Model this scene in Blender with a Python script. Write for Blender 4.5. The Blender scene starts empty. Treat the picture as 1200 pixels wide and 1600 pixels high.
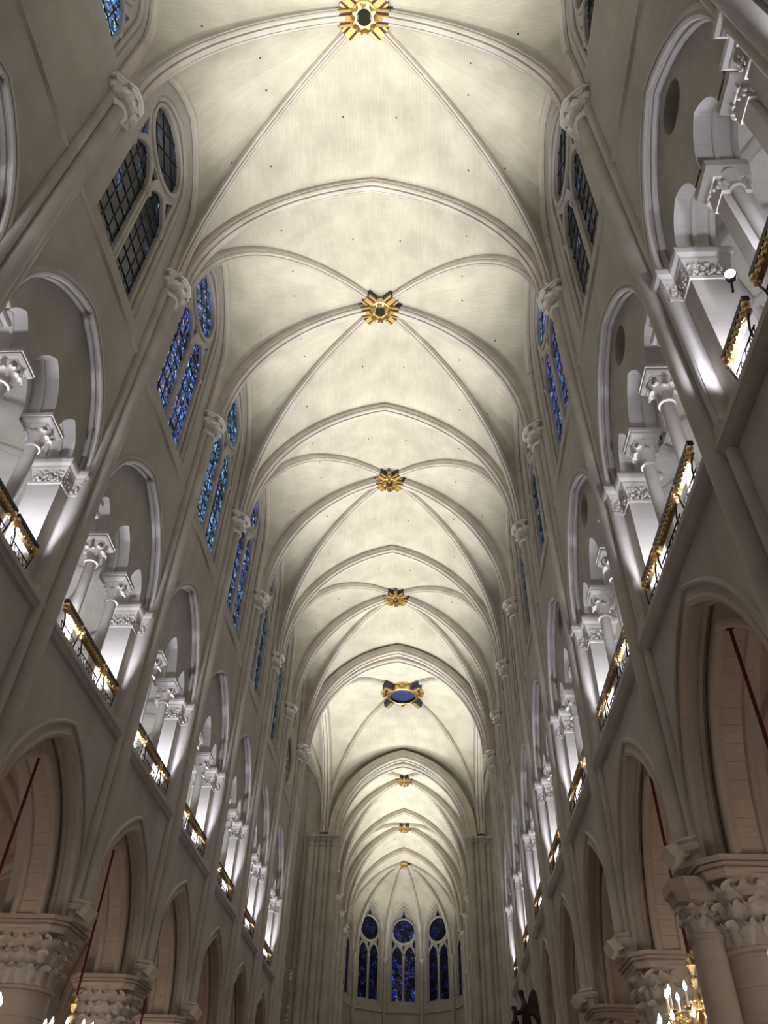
import bpy, math, random
from math import sin, cos, pi, sqrt, radians, atan2, acos, hypot
from mathutils import Vector, Matrix
from mathutils.geometry import tessellate_polygon

random.seed(7)
scene = bpy.context.scene
COL = scene.collection

# ------------------------------------------------------------------ camera
cam_data = bpy.data.cameras.new('camera')
cam = bpy.data.objects.new('camera', cam_data)
COL.objects.link(cam)
cF = Vector((-0.05013, 0.73385, 0.67745)); cR = Vector((0.9987, 0.04339, 0.0269)); cU = Vector((0.00965, -0.67792, 0.73507))
cam.matrix_world = Matrix(((cR.x, cU.x, -cF.x, 1.775), (cR.y, cU.y, -cF.y, 0.0), (cR.z, cU.z, -cF.z, 1.6), (0, 0, 0, 1)))
cam_data.sensor_fit = 'VERTICAL'
cam_data.sensor_height = 36.0
cam_data.lens = 1209.3 / 1600 * 36.0
cam_data.clip_end = 400
scene.camera = cam

# ------------------------------------------------------------------ world, exposure
world = bpy.data.worlds.new('world')
scene.world = world
world.use_nodes = True
world.node_tree.nodes['Background'].inputs[0].default_value = (0.05, 0.09, 0.2, 1)
world.node_tree.nodes['Background'].inputs[1].default_value = 0.15
vs = scene.view_settings
vs.view_transform = 'Standard'
vs.look = 'None'
vs.gamma = 1.0
vs.exposure = 0.0
vs.use_curve_mapping = False
scene.cycles.max_bounces = 5
scene.cycles.diffuse_bounces = 4
scene.cycles.glossy_bounces = 2

# ------------------------------------------------------------------ layout numbers (metres)
DY = 0.344                                   # the two sides are slightly out of step
PY = [-2.6, 2.85, 7.65, 13.18, 18.83, 24.15, 29.5, 34.81, 40.08, 45.31]   # piers, first one behind the viewer
K0 = 2                                       # index of the first pier in view
W0, W1, W2 = 6.1, 6.34, 7.1                  # nave face, recessed face, gallery back
ZA, ZT, ZU = 6.35, 14.4, 19.1                # nominal arcade abacus, gallery abacus, upper string
ZAS = {-1: 6.28, 1: 5.97}                    # arcade abacus, left and right (the two sides are not quite level)
ZGS = {-1: 10.78, 1: 10.50}                  # gallery floor, left and right
ZC = 23.2                                    # vault abacus
ZR = 31.38                                   # diagonal ribs meet
def zg(sx, i):
    return ZGS[sx] - ({0: 0.45, 1: 0.42, 2: 0.2, 3: 0.05}.get(i, 0.0) if sx > 0 else 0.0)
WAS = {-1: 6.10, 1: 6.20}                    # face of the arcade storey
def py(sx, i): return PY[i] + sx * DY

UP = 7400.0      # vault uplights, watts
GAL = 170.0       # gallery floodlights
AIS = 12.0       # aisle lights

def spot(loc, target, energy, color, size, blend=0.8, radius=0.25):
    d = bpy.data.lights.new('spot_lamp', 'SPOT')
    d.energy = energy; d.color = color; d.spot_size = radians(size); d.spot_blend = blend; d.shadow_soft_size = radius
    o = bpy.data.objects.new('spot_lamp', d); COL.objects.link(o)
    o.location = loc
    o.rotation_euler = (Vector(target) - Vector(loc)).to_track_quat('-Z', 'Y').to_euler()
    return o
def point(loc, energy, color, radius=0.15):
    d = bpy.data.lights.new('lamp', 'POINT')
    d.energy = energy; d.color = color; d.shadow_soft_size = radius
    o = bpy.data.objects.new('lamp', d); COL.objects.link(o); o.location = loc
    return o
WARM = (1.0, 0.98, 0.90); COOL = (0.87, 0.88, 1.0); ROSY = (1.0, 0.75, 0.63)
CHA = math.atan(0.025)
CHX = Matrix.Translation((0.08, 59.5, 0)) @ Matrix.Rotation(CHA, 4, 'Z') @ Matrix.Translation((0, -59.5, 0))
def chp(x, y, z):
    return CHX @ Vector((x, y, z))

def build_lights():
    # nave vault uplights standing on the arcade capitals, one per pier and side, aimed at the crown
    for i in range(0, 10):
        for sx in (-1, 1):
            y = py(sx, i)
            spot((sx * 5.2, y, 7.0), (-sx * 0.4, y, 31), UP, WARM, 40, 0.9, 0.3)
    for x, y in ((-5.0, 47.6), (5.0, 47.6), (-4.8, 57.4), (4.8, 57.4)):
        spot((x, y, 7), (-x * 0.2, 52.3, 31), UP * 1.0, WARM, 46, 0.9, 0.3)
    for sx in (-1, 1):
        spot((sx * 9.0, 52.3, 7), (sx * 9.4, 52.3, 30), UP * 1.6, WARM, 48, 0.9, 0.4)
    for y in (62.5, 66.9, 72, 77.6, 82.5):
        for sx in (-1, 1):
            spot(chp(sx * 4.8, y, 7), chp(-sx * 0.4, y, 31), UP * 1.25, WARM, 40, 0.9, 0.3)
    for sx in (-1, 1):
        spot(chp(sx * 3.6, 87.5, 7), chp(0, 90.5, 30.5), UP * 1.15, WARM, 40, 0.9, 0.3)
    # gallery floodlights lying on the gallery floor behind the railings
    for sx in (-1, 1):
        for i in range(0, 9):
            ya, yb = py(sx, i), py(sx, i + 1)
            yc = (ya + yb) / 2
            for s in (-1.12, 1.12):
                spot((sx * 6.40, yc + s, zg(sx, i) + 0.3), (sx * 6.85, yc + s * 1.1, 15.0), GAL * 3.0, COOL, 112, 0.5, 0.10)
            point((sx * 9.3, yc, 12.2), GAL * 0.28, (0.88, 0.92, 1.0), 0.3)
    # aisles: warm lamps
    for sx in (-1, 1):
        for i in range(1, 9):
            yc = (py(sx, i) + py(sx, i + 1)) / 2
            point((sx * 8.6, yc - 0.6, 3.0), AIS * 4.5, ROSY, 0.4)
    # low lamps of the nave floor
    for y in (4, 14, 24, 34, 44, 54):
        point((-1.5, y, 2.6), AIS * 0.8, ROSY, 0.5)
        point((2.5, y + 4, 2.6), AIS * 0.8, ROSY, 0.5)
build_lights()

# ------------------------------------------------------------------ materials
def new_mat(name):
    m = bpy.data.materials.new(name); m.use_nodes = True
    nt = m.node_tree
    return m, nt, nt.nodes, nt.links, nt.nodes['Principled BSDF']
def stone(name, col, axis='x', course=0.32, length=0.75, vary=0.06, joint=0.9, streak=True, bump=0.25):
    m, nt, N, L, P = new_mat(name)
    P.inputs['Roughness'].default_value = 0.85
    P.inputs['Specular IOR Level'].default_value = 0.2
    tc = N.new('ShaderNodeTexCoord')
    if axis == 'uv':
        vec = tc.outputs['UV']
    else:
        sep = N.new('ShaderNodeSeparateXYZ'); L.new(tc.outputs['Object'], sep.inputs[0])
        cmb = N.new('ShaderNodeCombineXYZ')
        L.new(sep.outputs['Y' if axis == 'x' else 'X'], cmb.inputs[0]); L.new(sep.outputs['Z'], cmb.inputs[1])
        vec = cmb.outputs[0]
    br = N.new('ShaderNodeTexBrick')
    br.inputs['Scale'].default_value = 1.0
    br.inputs['Mortar Size'].default_value = 0.008
    br.inputs['Mortar Smooth'].default_value = 0.3
    br.inputs['Brick Width'].default_value = length
    br.inputs['Row Height'].default_value = course
    c1 = [c * (1 + vary) for c in col]; c2 = [c * (1 - vary) for c in col]
    br.inputs['Color1'].default_value = (*c1, 1); br.inputs['Color2'].default_value = (*c2, 1)
    br.inputs['Mortar'].default_value = (*[c * joint for c in col], 1)
    L.new(vec, br.inputs['Vector'])
    no = N.new('ShaderNodeTexNoise'); no.inputs['Scale'].default_value = 0.9; no.inputs['Detail'].default_value = 6
    mp = N.new('ShaderNodeMapping'); mp.inputs['Scale'].default_value = (1, 1, 0.3 if streak else 1)
    L.new(tc.outputs['Object'], mp.inputs[0]); L.new(mp.outputs[0], no.inputs['Vector'])
    rp = N.new('ShaderNodeMapRange'); rp.inputs[1].default_value = 0.3; rp.inputs[2].default_value = 0.7
    rp.inputs[3].default_value = 0.85; rp.inputs[4].default_value = 1.10
    L.new(no.outputs[0], rp.inputs[0])
    mul = N.new('ShaderNodeVectorMath'); mul.operation = 'SCALE'
    L.new(br.outputs['Color'], mul.inputs[0]); L.new(rp.outputs[0], mul.inputs['Scale'])
    L.new(mul.outputs[0], P.inputs['Base Color'])
    n2 = N.new('ShaderNodeTexNoise'); n2.inputs['Scale'].default_value = 14; n2.inputs['Detail'].default_value = 5
    L.new(tc.outputs['Object'], n2.inputs['Vector'])
    ad = N.new('ShaderNodeMath'); ad.operation = 'MULTIPLY_ADD'; ad.inputs[1].default_value = -0.7
    L.new(br.outputs['Fac'], ad.inputs[0]); L.new(n2.outputs[0], ad.inputs[2])
    bp = N.new('ShaderNodeBump'); bp.inputs['Strength'].default_value = bump; bp.inputs['Distance'].default_value = 0.02
    L.new(ad.outputs[0], bp.inputs['Height']); L.new(bp.outputs[0], P.inputs['Normal'])
    return m
STONE = (0.485, 0.46, 0.43)
M = {}
M['wall'] = stone('ashlar_wall', STONE, 'x', 0.34, 0.9, 0.03, 0.92)
M['wall_y'] = stone('ashlar_end_wall', STONE, 'y', 0.34, 0.9, 0.03, 0.92)
M['vault'] = stone('vault_web_stone', (0.58, 0.55, 0.465), 'uv', 0.18, 0.62, 0.03, 0.9, False, 0.3)
M['dress'] = stone('dressed_stone', (0.52, 0.49, 0.455), 'x', 0.6, 9.0, 0.03, 0.95, False, 0.12)
M['carved'] = stone('carved_stone', (0.54, 0.505, 0.465), 'x', 5.0, 9.0, 0.0, 1.0, False, 0.25)
M['rib'] = stone('rib_stone', (0.62, 0.575, 0.52), 'uv', 0.7, 0.7, 0.02, 0.9, False, 0.1)
M['low'] = stone('warm_low_stone', (0.50, 0.43, 0.37), 'x', 0.45, 9.0, 0.04, 0.9, True, 0.2)
M['brown'] = stone('aisle_stone', (0.46, 0.38, 0.31), 'uv', 0.22, 0.6, 0.05, 0.85, False, 0.2)
M['floor'] = stone('floor_slabs', (0.13, 0.11, 0.095), 'y', 0.6, 0.6, 0.05, 0.8, False, 0.1)

def simple(name, col, rough=0.5, metal=0.0, bump=0.0, bscale=40, emit=None, estr=0.0, var=0.0):
    m, nt, N, L, P = new_mat(name)
    P.inputs['Roughness'].default_value = rough; P.inputs['Metallic'].default_value = metal
    tc = N.new('ShaderNodeTexCoord')
    no = N.new('ShaderNodeTexNoise'); no.inputs['Scale'].default_value = bscale; no.inputs['Detail'].default_value = 4
    L.new(tc.outputs['Object'], no.inputs['Vector'])
    rp = N.new('ShaderNodeMapRange'); rp.inputs[3].default_value = 1 - var - 0.03; rp.inputs[4].default_value = 1 + var + 0.03
    L.new(no.outputs[0], rp.inputs[0])
    mul = N.new('ShaderNodeVectorMath'); mul.operation = 'SCALE'; mul.inputs[0].default_value = col
    L.new(rp.outputs[0], mul.inputs['Scale']); L.new(mul.outputs[0], P.inputs['Base Color'])
    if bump:
        bp = N.new('ShaderNodeBump'); bp.inputs['Strength'].default_value = bump; bp.inputs['Distance'].default_value = 0.02
        L.new(no.outputs[0], bp.inputs['Height']); L.new(bp.outputs[0], P.inputs['Normal'])
    if emit:
        P.inputs['Emission Color'].default_value = (*emit, 1); P.inputs['Emission Strength'].default_value = estr
    return m
M['gold'] = simple('gilt', (0.74, 0.55, 0.24), 0.3, 1.0, 0.5, 25, var=0.2)
M['railgilt'] = simple('worn_rail_gilding', (0.42, 0.29, 0.13), 0.34, 1.0, 0.9, 22, var=0.5)
M['giltpaint'] = simple('gold_paint', (0.50, 0.35, 0.12), 0.45, 0.4, 0.1, 30)
M['bronze'] = simple('gilt_bronze', (0.62, 0.40, 0.16), 0.32, 1.0, 0.8, 30, var=0.3)
M['red'] = simple('oxblood_paint', (0.055, 0.012, 0.010), 0.6)
M['navy'] = simple('navy_paint', (0.018, 0.022, 0.055), 0.6)
M['blue'] = simple('lapis_paint', (0.025, 0.045, 0.16), 0.5, var=0.3, bscale=2)
M['hole'] = simple('dark_bore', (0.012, 0.010, 0.008), 0.9)
M['iron'] = simple('black_iron', (0.012, 0.012, 0.013), 0.45, 0.6)
M['rope'] = simple('crimson_rope', (0.16, 0.012, 0.02), 0.8, 0, 0.4, 60)
M['candle'] = simple('candle_wax', (0.80, 0.62, 0.50), 0.5, emit=(1.0, 0.75, 0.55), estr=0.15)
M['flame'] = simple('candle_bulb', (1, 1, 1), 0.4, emit=(1.0, 0.97, 0.95), estr=12)
M['lens'] = simple('lamp_lens', (1, 1, 1), 0.3, emit=(0.95, 0.97, 1.0), estr=25)
M['box'] = simple('pale_cube', (0.62, 0.57, 0.48), 0.7)
M['wood'] = simple('dark_oak', (0.020, 0.012, 0.010), 0.5, 0, 0.3, 20)
M['lead'] = simple('lead_came', (0.006, 0.006, 0.008), 0.6)
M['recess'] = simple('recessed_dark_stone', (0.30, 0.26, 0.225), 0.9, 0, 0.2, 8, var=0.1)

def glass(name, strength, palette, thr, dull, scale=11.0):
    """stained glass: small coloured quarries in a voronoi pattern, lit by the dusk behind"""
    m, nt, N, L, P = new_mat(name)
    P.inputs['Roughness'].default_value = 0.25
    tc = N.new('ShaderNodeTexCoord'); gm = N.new('ShaderNodeNewGeometry')
    vo = N.new('ShaderNodeTexVoronoi'); vo.inputs['Scale'].default_value = scale
    L.new(gm.outputs['Position'], vo.inputs['Vector'])
    sp = N.new('ShaderNodeSeparateColor'); L.new(vo.outputs['Color'], sp.inputs[0])
    cr = N.new('ShaderNodeValToRGB'); cr.color_ramp.interpolation = 'CONSTANT'
    for k, (p, c) in enumerate(palette):
        e = cr.color_ramp.elements[k] if k < 2 else cr.color_ramp.elements.new(p)
        e.position = p; e.color = (*c, 1)
    L.new(sp.outputs[0], cr.inputs[0])
    no = N.new('ShaderNodeTexNoise'); no.inputs['Scale'].default_value = 1.6; no.inputs['Detail'].default_value = 3
    L.new(gm.outputs['Position'], no.inputs['Vector'])
    rp = N.new('ShaderNodeMapRange'); rp.inputs[1].default_value = thr; rp.inputs[2].default_value = thr + 0.22
    rp.inputs[3].default_value = dull; rp.inputs[4].default_value = 1.0
    L.new(no.outputs[0], rp.inputs[0])
    mu = N.new('ShaderNodeMath'); mu.operation = 'MULTIPLY'; L.new(rp.outputs[0], mu.inputs[0]); L.new(sp.outputs[1], mu.inputs[1])
    ve = N.new('ShaderNodeTexVoronoi'); ve.feature = 'DISTANCE_TO_EDGE'; ve.inputs['Scale'].default_value = scale
    L.new(gm.outputs['Position'], ve.inputs['Vector'])
    gt = N.new('ShaderNodeMath'); gt.operation = 'GREATER_THAN'; gt.inputs[1].default_value = 0.07
    L.new(ve.outputs['Distance'], gt.inputs[0])
    m3 = N.new('ShaderNodeMath'); m3.operation = 'MULTIPLY'; L.new(mu.outputs[0], m3.inputs[0]); L.new(gt.outputs[0], m3.inputs[1])
    st = N.new('ShaderNodeMath'); st.operation = 'MULTIPLY'; st.inputs[1].default_value = strength
    L.new(m3.outputs[0], st.inputs[0])
    P.inputs['Base Color'].default_value = (0.010, 0.013, 0.020, 1); P.inputs['Specular IOR Level'].default_value = 0.14
    L.new(cr.outputs[0], P.inputs['Emission Color']); L.new(st.outputs[0], P.inputs['Emission Strength'])
    return m
BLUES = [(0.0, (0.03, 0.06, 0.34)), (0.26, (0.05, 0.12, 0.50)), (0.46, (0.11, 0.22, 0.55)), (0.62, (0.008, 0.012, 0.04)), (0.80, (0.32, 0.52, 0.70)), (0.95, (0.35, 0.06, 0.12))]
CYANS = [(0.0, (0.03, 0.08, 0.30)), (0.25, (0.06, 0.18, 0.45)), (0.45, (0.14, 0.34, 0.58)), (0.62, (0.008, 0.015, 0.05)), (0.80, (0.38, 0.62, 0.72)), (0.96, (0.2, 0.42, 0.3))]
APSE = [(0.0, (0.015, 0.025, 0.30)), (0.35, (0.03, 0.07, 0.52)), (0.62, (0.01, 0.008, 0.03)), (0.82, (0.20, 0.30, 0.65)), (0.90, (0.22, 0.02, 0.06)), (0.97, (0.12, 0.35, 0.2))]
M['glass_dark'] = glass('stained_glass_dim', 1.6, BLUES, 0.58, 0.01)
M['glass_blue'] = glass('stained_glass_blue', 2.0, BLUES, 0.33, 0.10)
M['glass_cyan'] = glass('stained_glass_cyan', 2.2, CYANS, 0.34, 0.12)
M['glass_far'] = glass('stained_glass_far', 1.0, CYANS, 0.36, 0.15)
M['glass_bright'] = glass('stained_glass_bright', 3.0, CYANS, 0.2, 0.4)
M['glass_apse'] = glass('stained_glass_apse', 1.7, APSE, 0.46, 0.02, 8)
M['glass_apse_dim'] = glass('stained_glass_apse_dim', 0.4, APSE, 0.45, 0.04, 8)

# ------------------------------------------------------------------ mesh helpers
class MB:
    def __init__(s): s.v = []; s.f = []; s.uv = {}; s.flat = set()
    def add(s, p): s.v.append((p[0], p[1], p[2])); return len(s.v) - 1
    def poly(s, pts, uv=None):
        i = [s.add(p) for p in pts]
        if uv: s.uv[len(s.f)] = uv
        s.f.append(i)
    def strip(s, A, B):
        ia = [s.add(p) for p in A]; ib = [s.add(p) for p in B]
        for k in range(len(A) - 1):
            a, b, c, d = A[k], A[k + 1], B[k + 1], B[k]
            if (Vector(a) - Vector(b)).length < 1e-5 and (Vector(c) - Vector(d)).length < 1e-5: continue
            s.f.append([ia[k], ia[k + 1], ib[k + 1], ib[k]])
    def grid(s, rows, close_u=False, close_v=False, uvs=None, cap=False):
        n, m = len(rows), len(rows[0])
        idx = [[s.add(p) for p in r] for r in rows]
        for i in range(n if close_v else n - 1):
            for j in range(m if close_u else m - 1):
                i2, j2 = (i + 1) % n, (j + 1) % m
                if uvs: s.uv[len(s.f)] = [uvs[i][j], uvs[i][j2], uvs[i2][j2], uvs[i2][j]]
                s.f.append([idx[i][j], idx[i][j2], idx[i2][j2], idx[i2][j]])
        if cap:
            s.f.append(list(reversed(idx[0]))); s.f.append(list(idx[-1]))
    def box(s, x0, x1, y0, y1, z0, z1):
        v = [s.add(p) for p in ((x0, y0, z0), (x1, y0, z0), (x1, y1, z0), (x0, y1, z0), (x0, y0, z1), (x1, y0, z1), (x1, y1, z1), (x0, y1, z1))]
        for q in ((0, 3, 2, 1), (4, 5, 6, 7), (0, 1, 5, 4), (1, 2, 6, 5), (2, 3, 7, 6), (3, 0, 4, 7)): s.f.append([v[k] for k in q])
    def prism(s, plan, z0, z1):
        n = len(plan)
        a = [s.add((p[0], p[1], z0)) for p in plan]; b = [s.add((p[0], p[1], z1)) for p in plan]
        for k in range(n): s.f.append([a[k], a[(k + 1) % n], b[(k + 1) % n], b[k]])
        s.f.append(list(reversed(a))); s.f.append(b)
    def lathe(s, prof, n=20, c=(0, 0, 0), a0=0.0, a1=2 * pi):
        full = abs(a1 - a0 - 2 * pi) < 1e-6
        m = n if full else n + 1
        rows = [[(c[0] + r * cos(a0 + (a1 - a0) * k / n), c[1] + r * sin(a0 + (a1 - a0) * k / n), c[2] + z) for k in range(m)] for r, z in prof]
        s.grid(rows, close_u=full, cap=full)
    def tube(s, path, r, n=8, cap=True):
        path = [Vector(p) for p in path]
        rows = []; ref = None
        for i, p in enumerate(path):
            t = (path[min(i + 1, len(path) - 1)] - path[max(i - 1, 0)]).normalized()
            if ref is None:
                ref = Vector((0, 0, 1)) if abs(t.z) < 0.9 else Vector((1, 0, 0))
            nrm = (ref - t * ref.dot(t)).normalized(); bn = t.cross(nrm); ref = nrm
            rr = r[i] if isinstance(r, (list, tuple)) else r
            rows.append([p + nrm * rr * cos(2 * pi * k / n) + bn * rr * sin(2 * pi * k / n) for k in range(n)])
        s.grid(rows, close_u=True, cap=cap)
    def sweep(s, path, B, prof, N=None, uvlen=True, closed=False):
        """path in a plane with constant binormal B; prof points (b, n); n along the outward in-plane normal"""
        path = [Vector(p) for p in path]; B = Vector(B).normalized()
        rows = []; uvs = []; L = 0
        pl = [0]
        for k in range(1, len(prof)): pl.append(pl[-1] + hypot(prof[k][0] - prof[k - 1][0], prof[k][1] - prof[k - 1][1]))
        for i, p in enumerate(path):
            t = (path[min(i + 1, len(path) - 1)] - path[max(i - 1, 0)])
            t.normalize()
            n = N[i] if N else t.cross(B).normalized()
            if i: L += (p - path[i - 1]).length
            rows.append([p + B * b + n * q for b, q in prof]); uvs.append([(L, w) for w in pl])
        s.grid(rows, close_u=closed, uvs=None if closed else uvs)
    def mesh(s, name, mat, angle=35):
        me = bpy.data.meshes.new(name)
        me.from_pydata(s.v, [], s.f)
        if s.uv:
            ul = me.uv_layers.new(name='UVMap')
            for fi, uv in s.uv.items():
                p = me.polygons[fi]
                for k, li in enumerate(p.loop_indices): ul.data[li].uv = uv[k]
        me.polygons.foreach_set('use_smooth', [True] * len(me.polygons))
        me.set_sharp_from_angle(angle=radians(angle))
        me.materials.append(mat)
        me.update()
        return me
    def build(s, name, mat, parent=None, kind=None, angle=35, xf=None):
        me = s.mesh(name, mat, angle)
        if xf is not None: me.transform(xf)
        return link(name, me, parent, kind)
def link(name, me, parent=None, kind=None, loc=None, rot=None):
    o = bpy.data.objects.new(name, me); COL.objects.link(o)
    if parent: o.parent = parent
    if kind: o['kind'] = kind
    if loc is not None: o.location = loc
    if rot is not None: o.rotation_euler = rot
    return o
def thing(name, label, cat, loc=(0, 0, 0), rz=0.0, group=None):
    o = bpy.data.objects.new(name, None); COL.objects.link(o)
    o.empty_display_size = 0.2
    o.location = loc; o.rotation_euler = (0, 0, rz)
    o['label'] = label; o['category'] = cat
    if group: o['group'] = group
    return o
def tag(o, label, cat, group=None):
    o['label'] = label; o['category'] = cat
    if group: o['group'] = group
    return o

def arch(a, h, n=12):
    """pointed arch: (s, z) from -a to a"""
    R = (a * a + h * h) / (2 * a); tm = acos(max(-1, min(1, (R - a) / R)))
    left = [((R - a) - R * cos(tm * k / n), R * sin(tm * k / n)) for k in range(n + 1)]
    return left + [(-s, z) for s, z in reversed(left[:-1])]
def half_arc(a, h, n=16):
    """fractions: from support (dist a from the apex) to apex: list of (dist travelled, z)"""
    R = (a * a + h * h) / (2 * a); tm = acos(max(-1, min(1, (R - a) / R)))
    return [(R - R * cos(tm * k / n), R * sin(tm * k / n)) for k in range(n + 1)]
def resample(P, n):
    P = [Vector(p) for p in P]; d = [0]
    for i in range(1, len(P)): d.append(d[-1] + (P[i] - P[i - 1]).length)
    out = []; j = 0
    for k in range(n + 1):
        t = d[-1] * k / n
        while j < len(P) - 2 and d[j + 1] < t: j += 1
        u = (t - d[j]) / max(1e-9, d[j + 1] - d[j])
        out.append(P[j].lerp(P[j + 1], max(0, min(1, u))))
    return out
def fill(mb, outer, holes, f):
    loops = [[Vector((p[0], p[1], 0)) for p in outer]] + [[Vector((p[0], p[1], 0)) for p in h] for h in holes]
    flat = [p for l in loops for p in l]
    ids = [mb.add(f(p.x, p.y)) for p in flat]
    for t in tessellate_polygon(loops): mb.f.append([ids[k] for k in t])
def circle(cy, cz, r, n=28): return [(cy + r * cos(2 * pi * k / n), cz + r * sin(2 * pi * k / n)) for k in range(n)]

# ------------------------------------------------------------------ floor and far shell
mb = MB(); mb.poly([(-14, -8, 0), (14, -8, 0), (14, 100, 0), (-14, 100, 0)])
mb.build('floor', M['floor'], kind='structure')
mb = MB(); mb.box(-13, 13, -4.6, -4.1, 0, 33)
mb.build('wall_back', M['wall_y'], kind='structure')

# ------------------------------------------------------------------ nave bays
ROLL = [(0.10 * cos(2 * pi * k / 8), 0.10 * sin(2 * pi * k / 8)) for k in range(8)]
def rollprof(r, b=0, n=0): return [(b + r * cos(2 * pi * k / 8), n + r * sin(2 * pi * k / 8)) for k in range(8)]

# voussoirs of the inner order, shared by all bays
A1, A2 = 2.3, 1.95
NV = 13
def voussoir_meshes(H2):
    out = []
    inn = [(0, s, z) for s, z in arch(A2, H2, 39)]; ot = [(0, s, z) for s, z in arch(A2 + 0.26, H2 + 0.34, 39)]
    I = resample(inn[:40], NV * 3); O = resample(ot[:40], NV * 3)
    for side in (1, -1):
        for k in range(NV):
            mb = MB(); rows = []
            for j in range(4):
                p, q = I[k * 3 + j].copy(), O[k * 3 + j].copy()
                e = 0.0
                t = (I[min(k * 3 + j + 1, NV * 3)] - I[max(k * 3 + j - 1, 0)]).normalized() * 0.0035
                if j == 0: p += t; q += t
                if j == 3: p -= t; q -= t
                nin = (p - q).normalized()
                dd = 0.27
                rows.append([(x, side * y, z) for x, y, z in ((-dd, q.y, q.z), (-dd, p.y, p.z) if False else (-dd, p.y - nin.y * .05, p.z - nin.z * .05), (-dd + .05, p.y, p.z), (dd - .05, p.y, p.z), (dd, p.y - nin.y * .05, p.z - nin.z * .05), (dd, q.y, q.z))])
            mb.grid(rows, close_u=True, cap=True)
            out.append(mb.mesh('voussoir', M['low'], 30))
    return out
HH1 = {q: 9.40 - ZAS[q] for q in (-1, 1)}; HH2 = {q: 8.95 - ZAS[q] for q in (-1, 1)}
VOUS = {q: voussoir_meshes(HH2[q]) for q in (-1, 1)}

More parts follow.
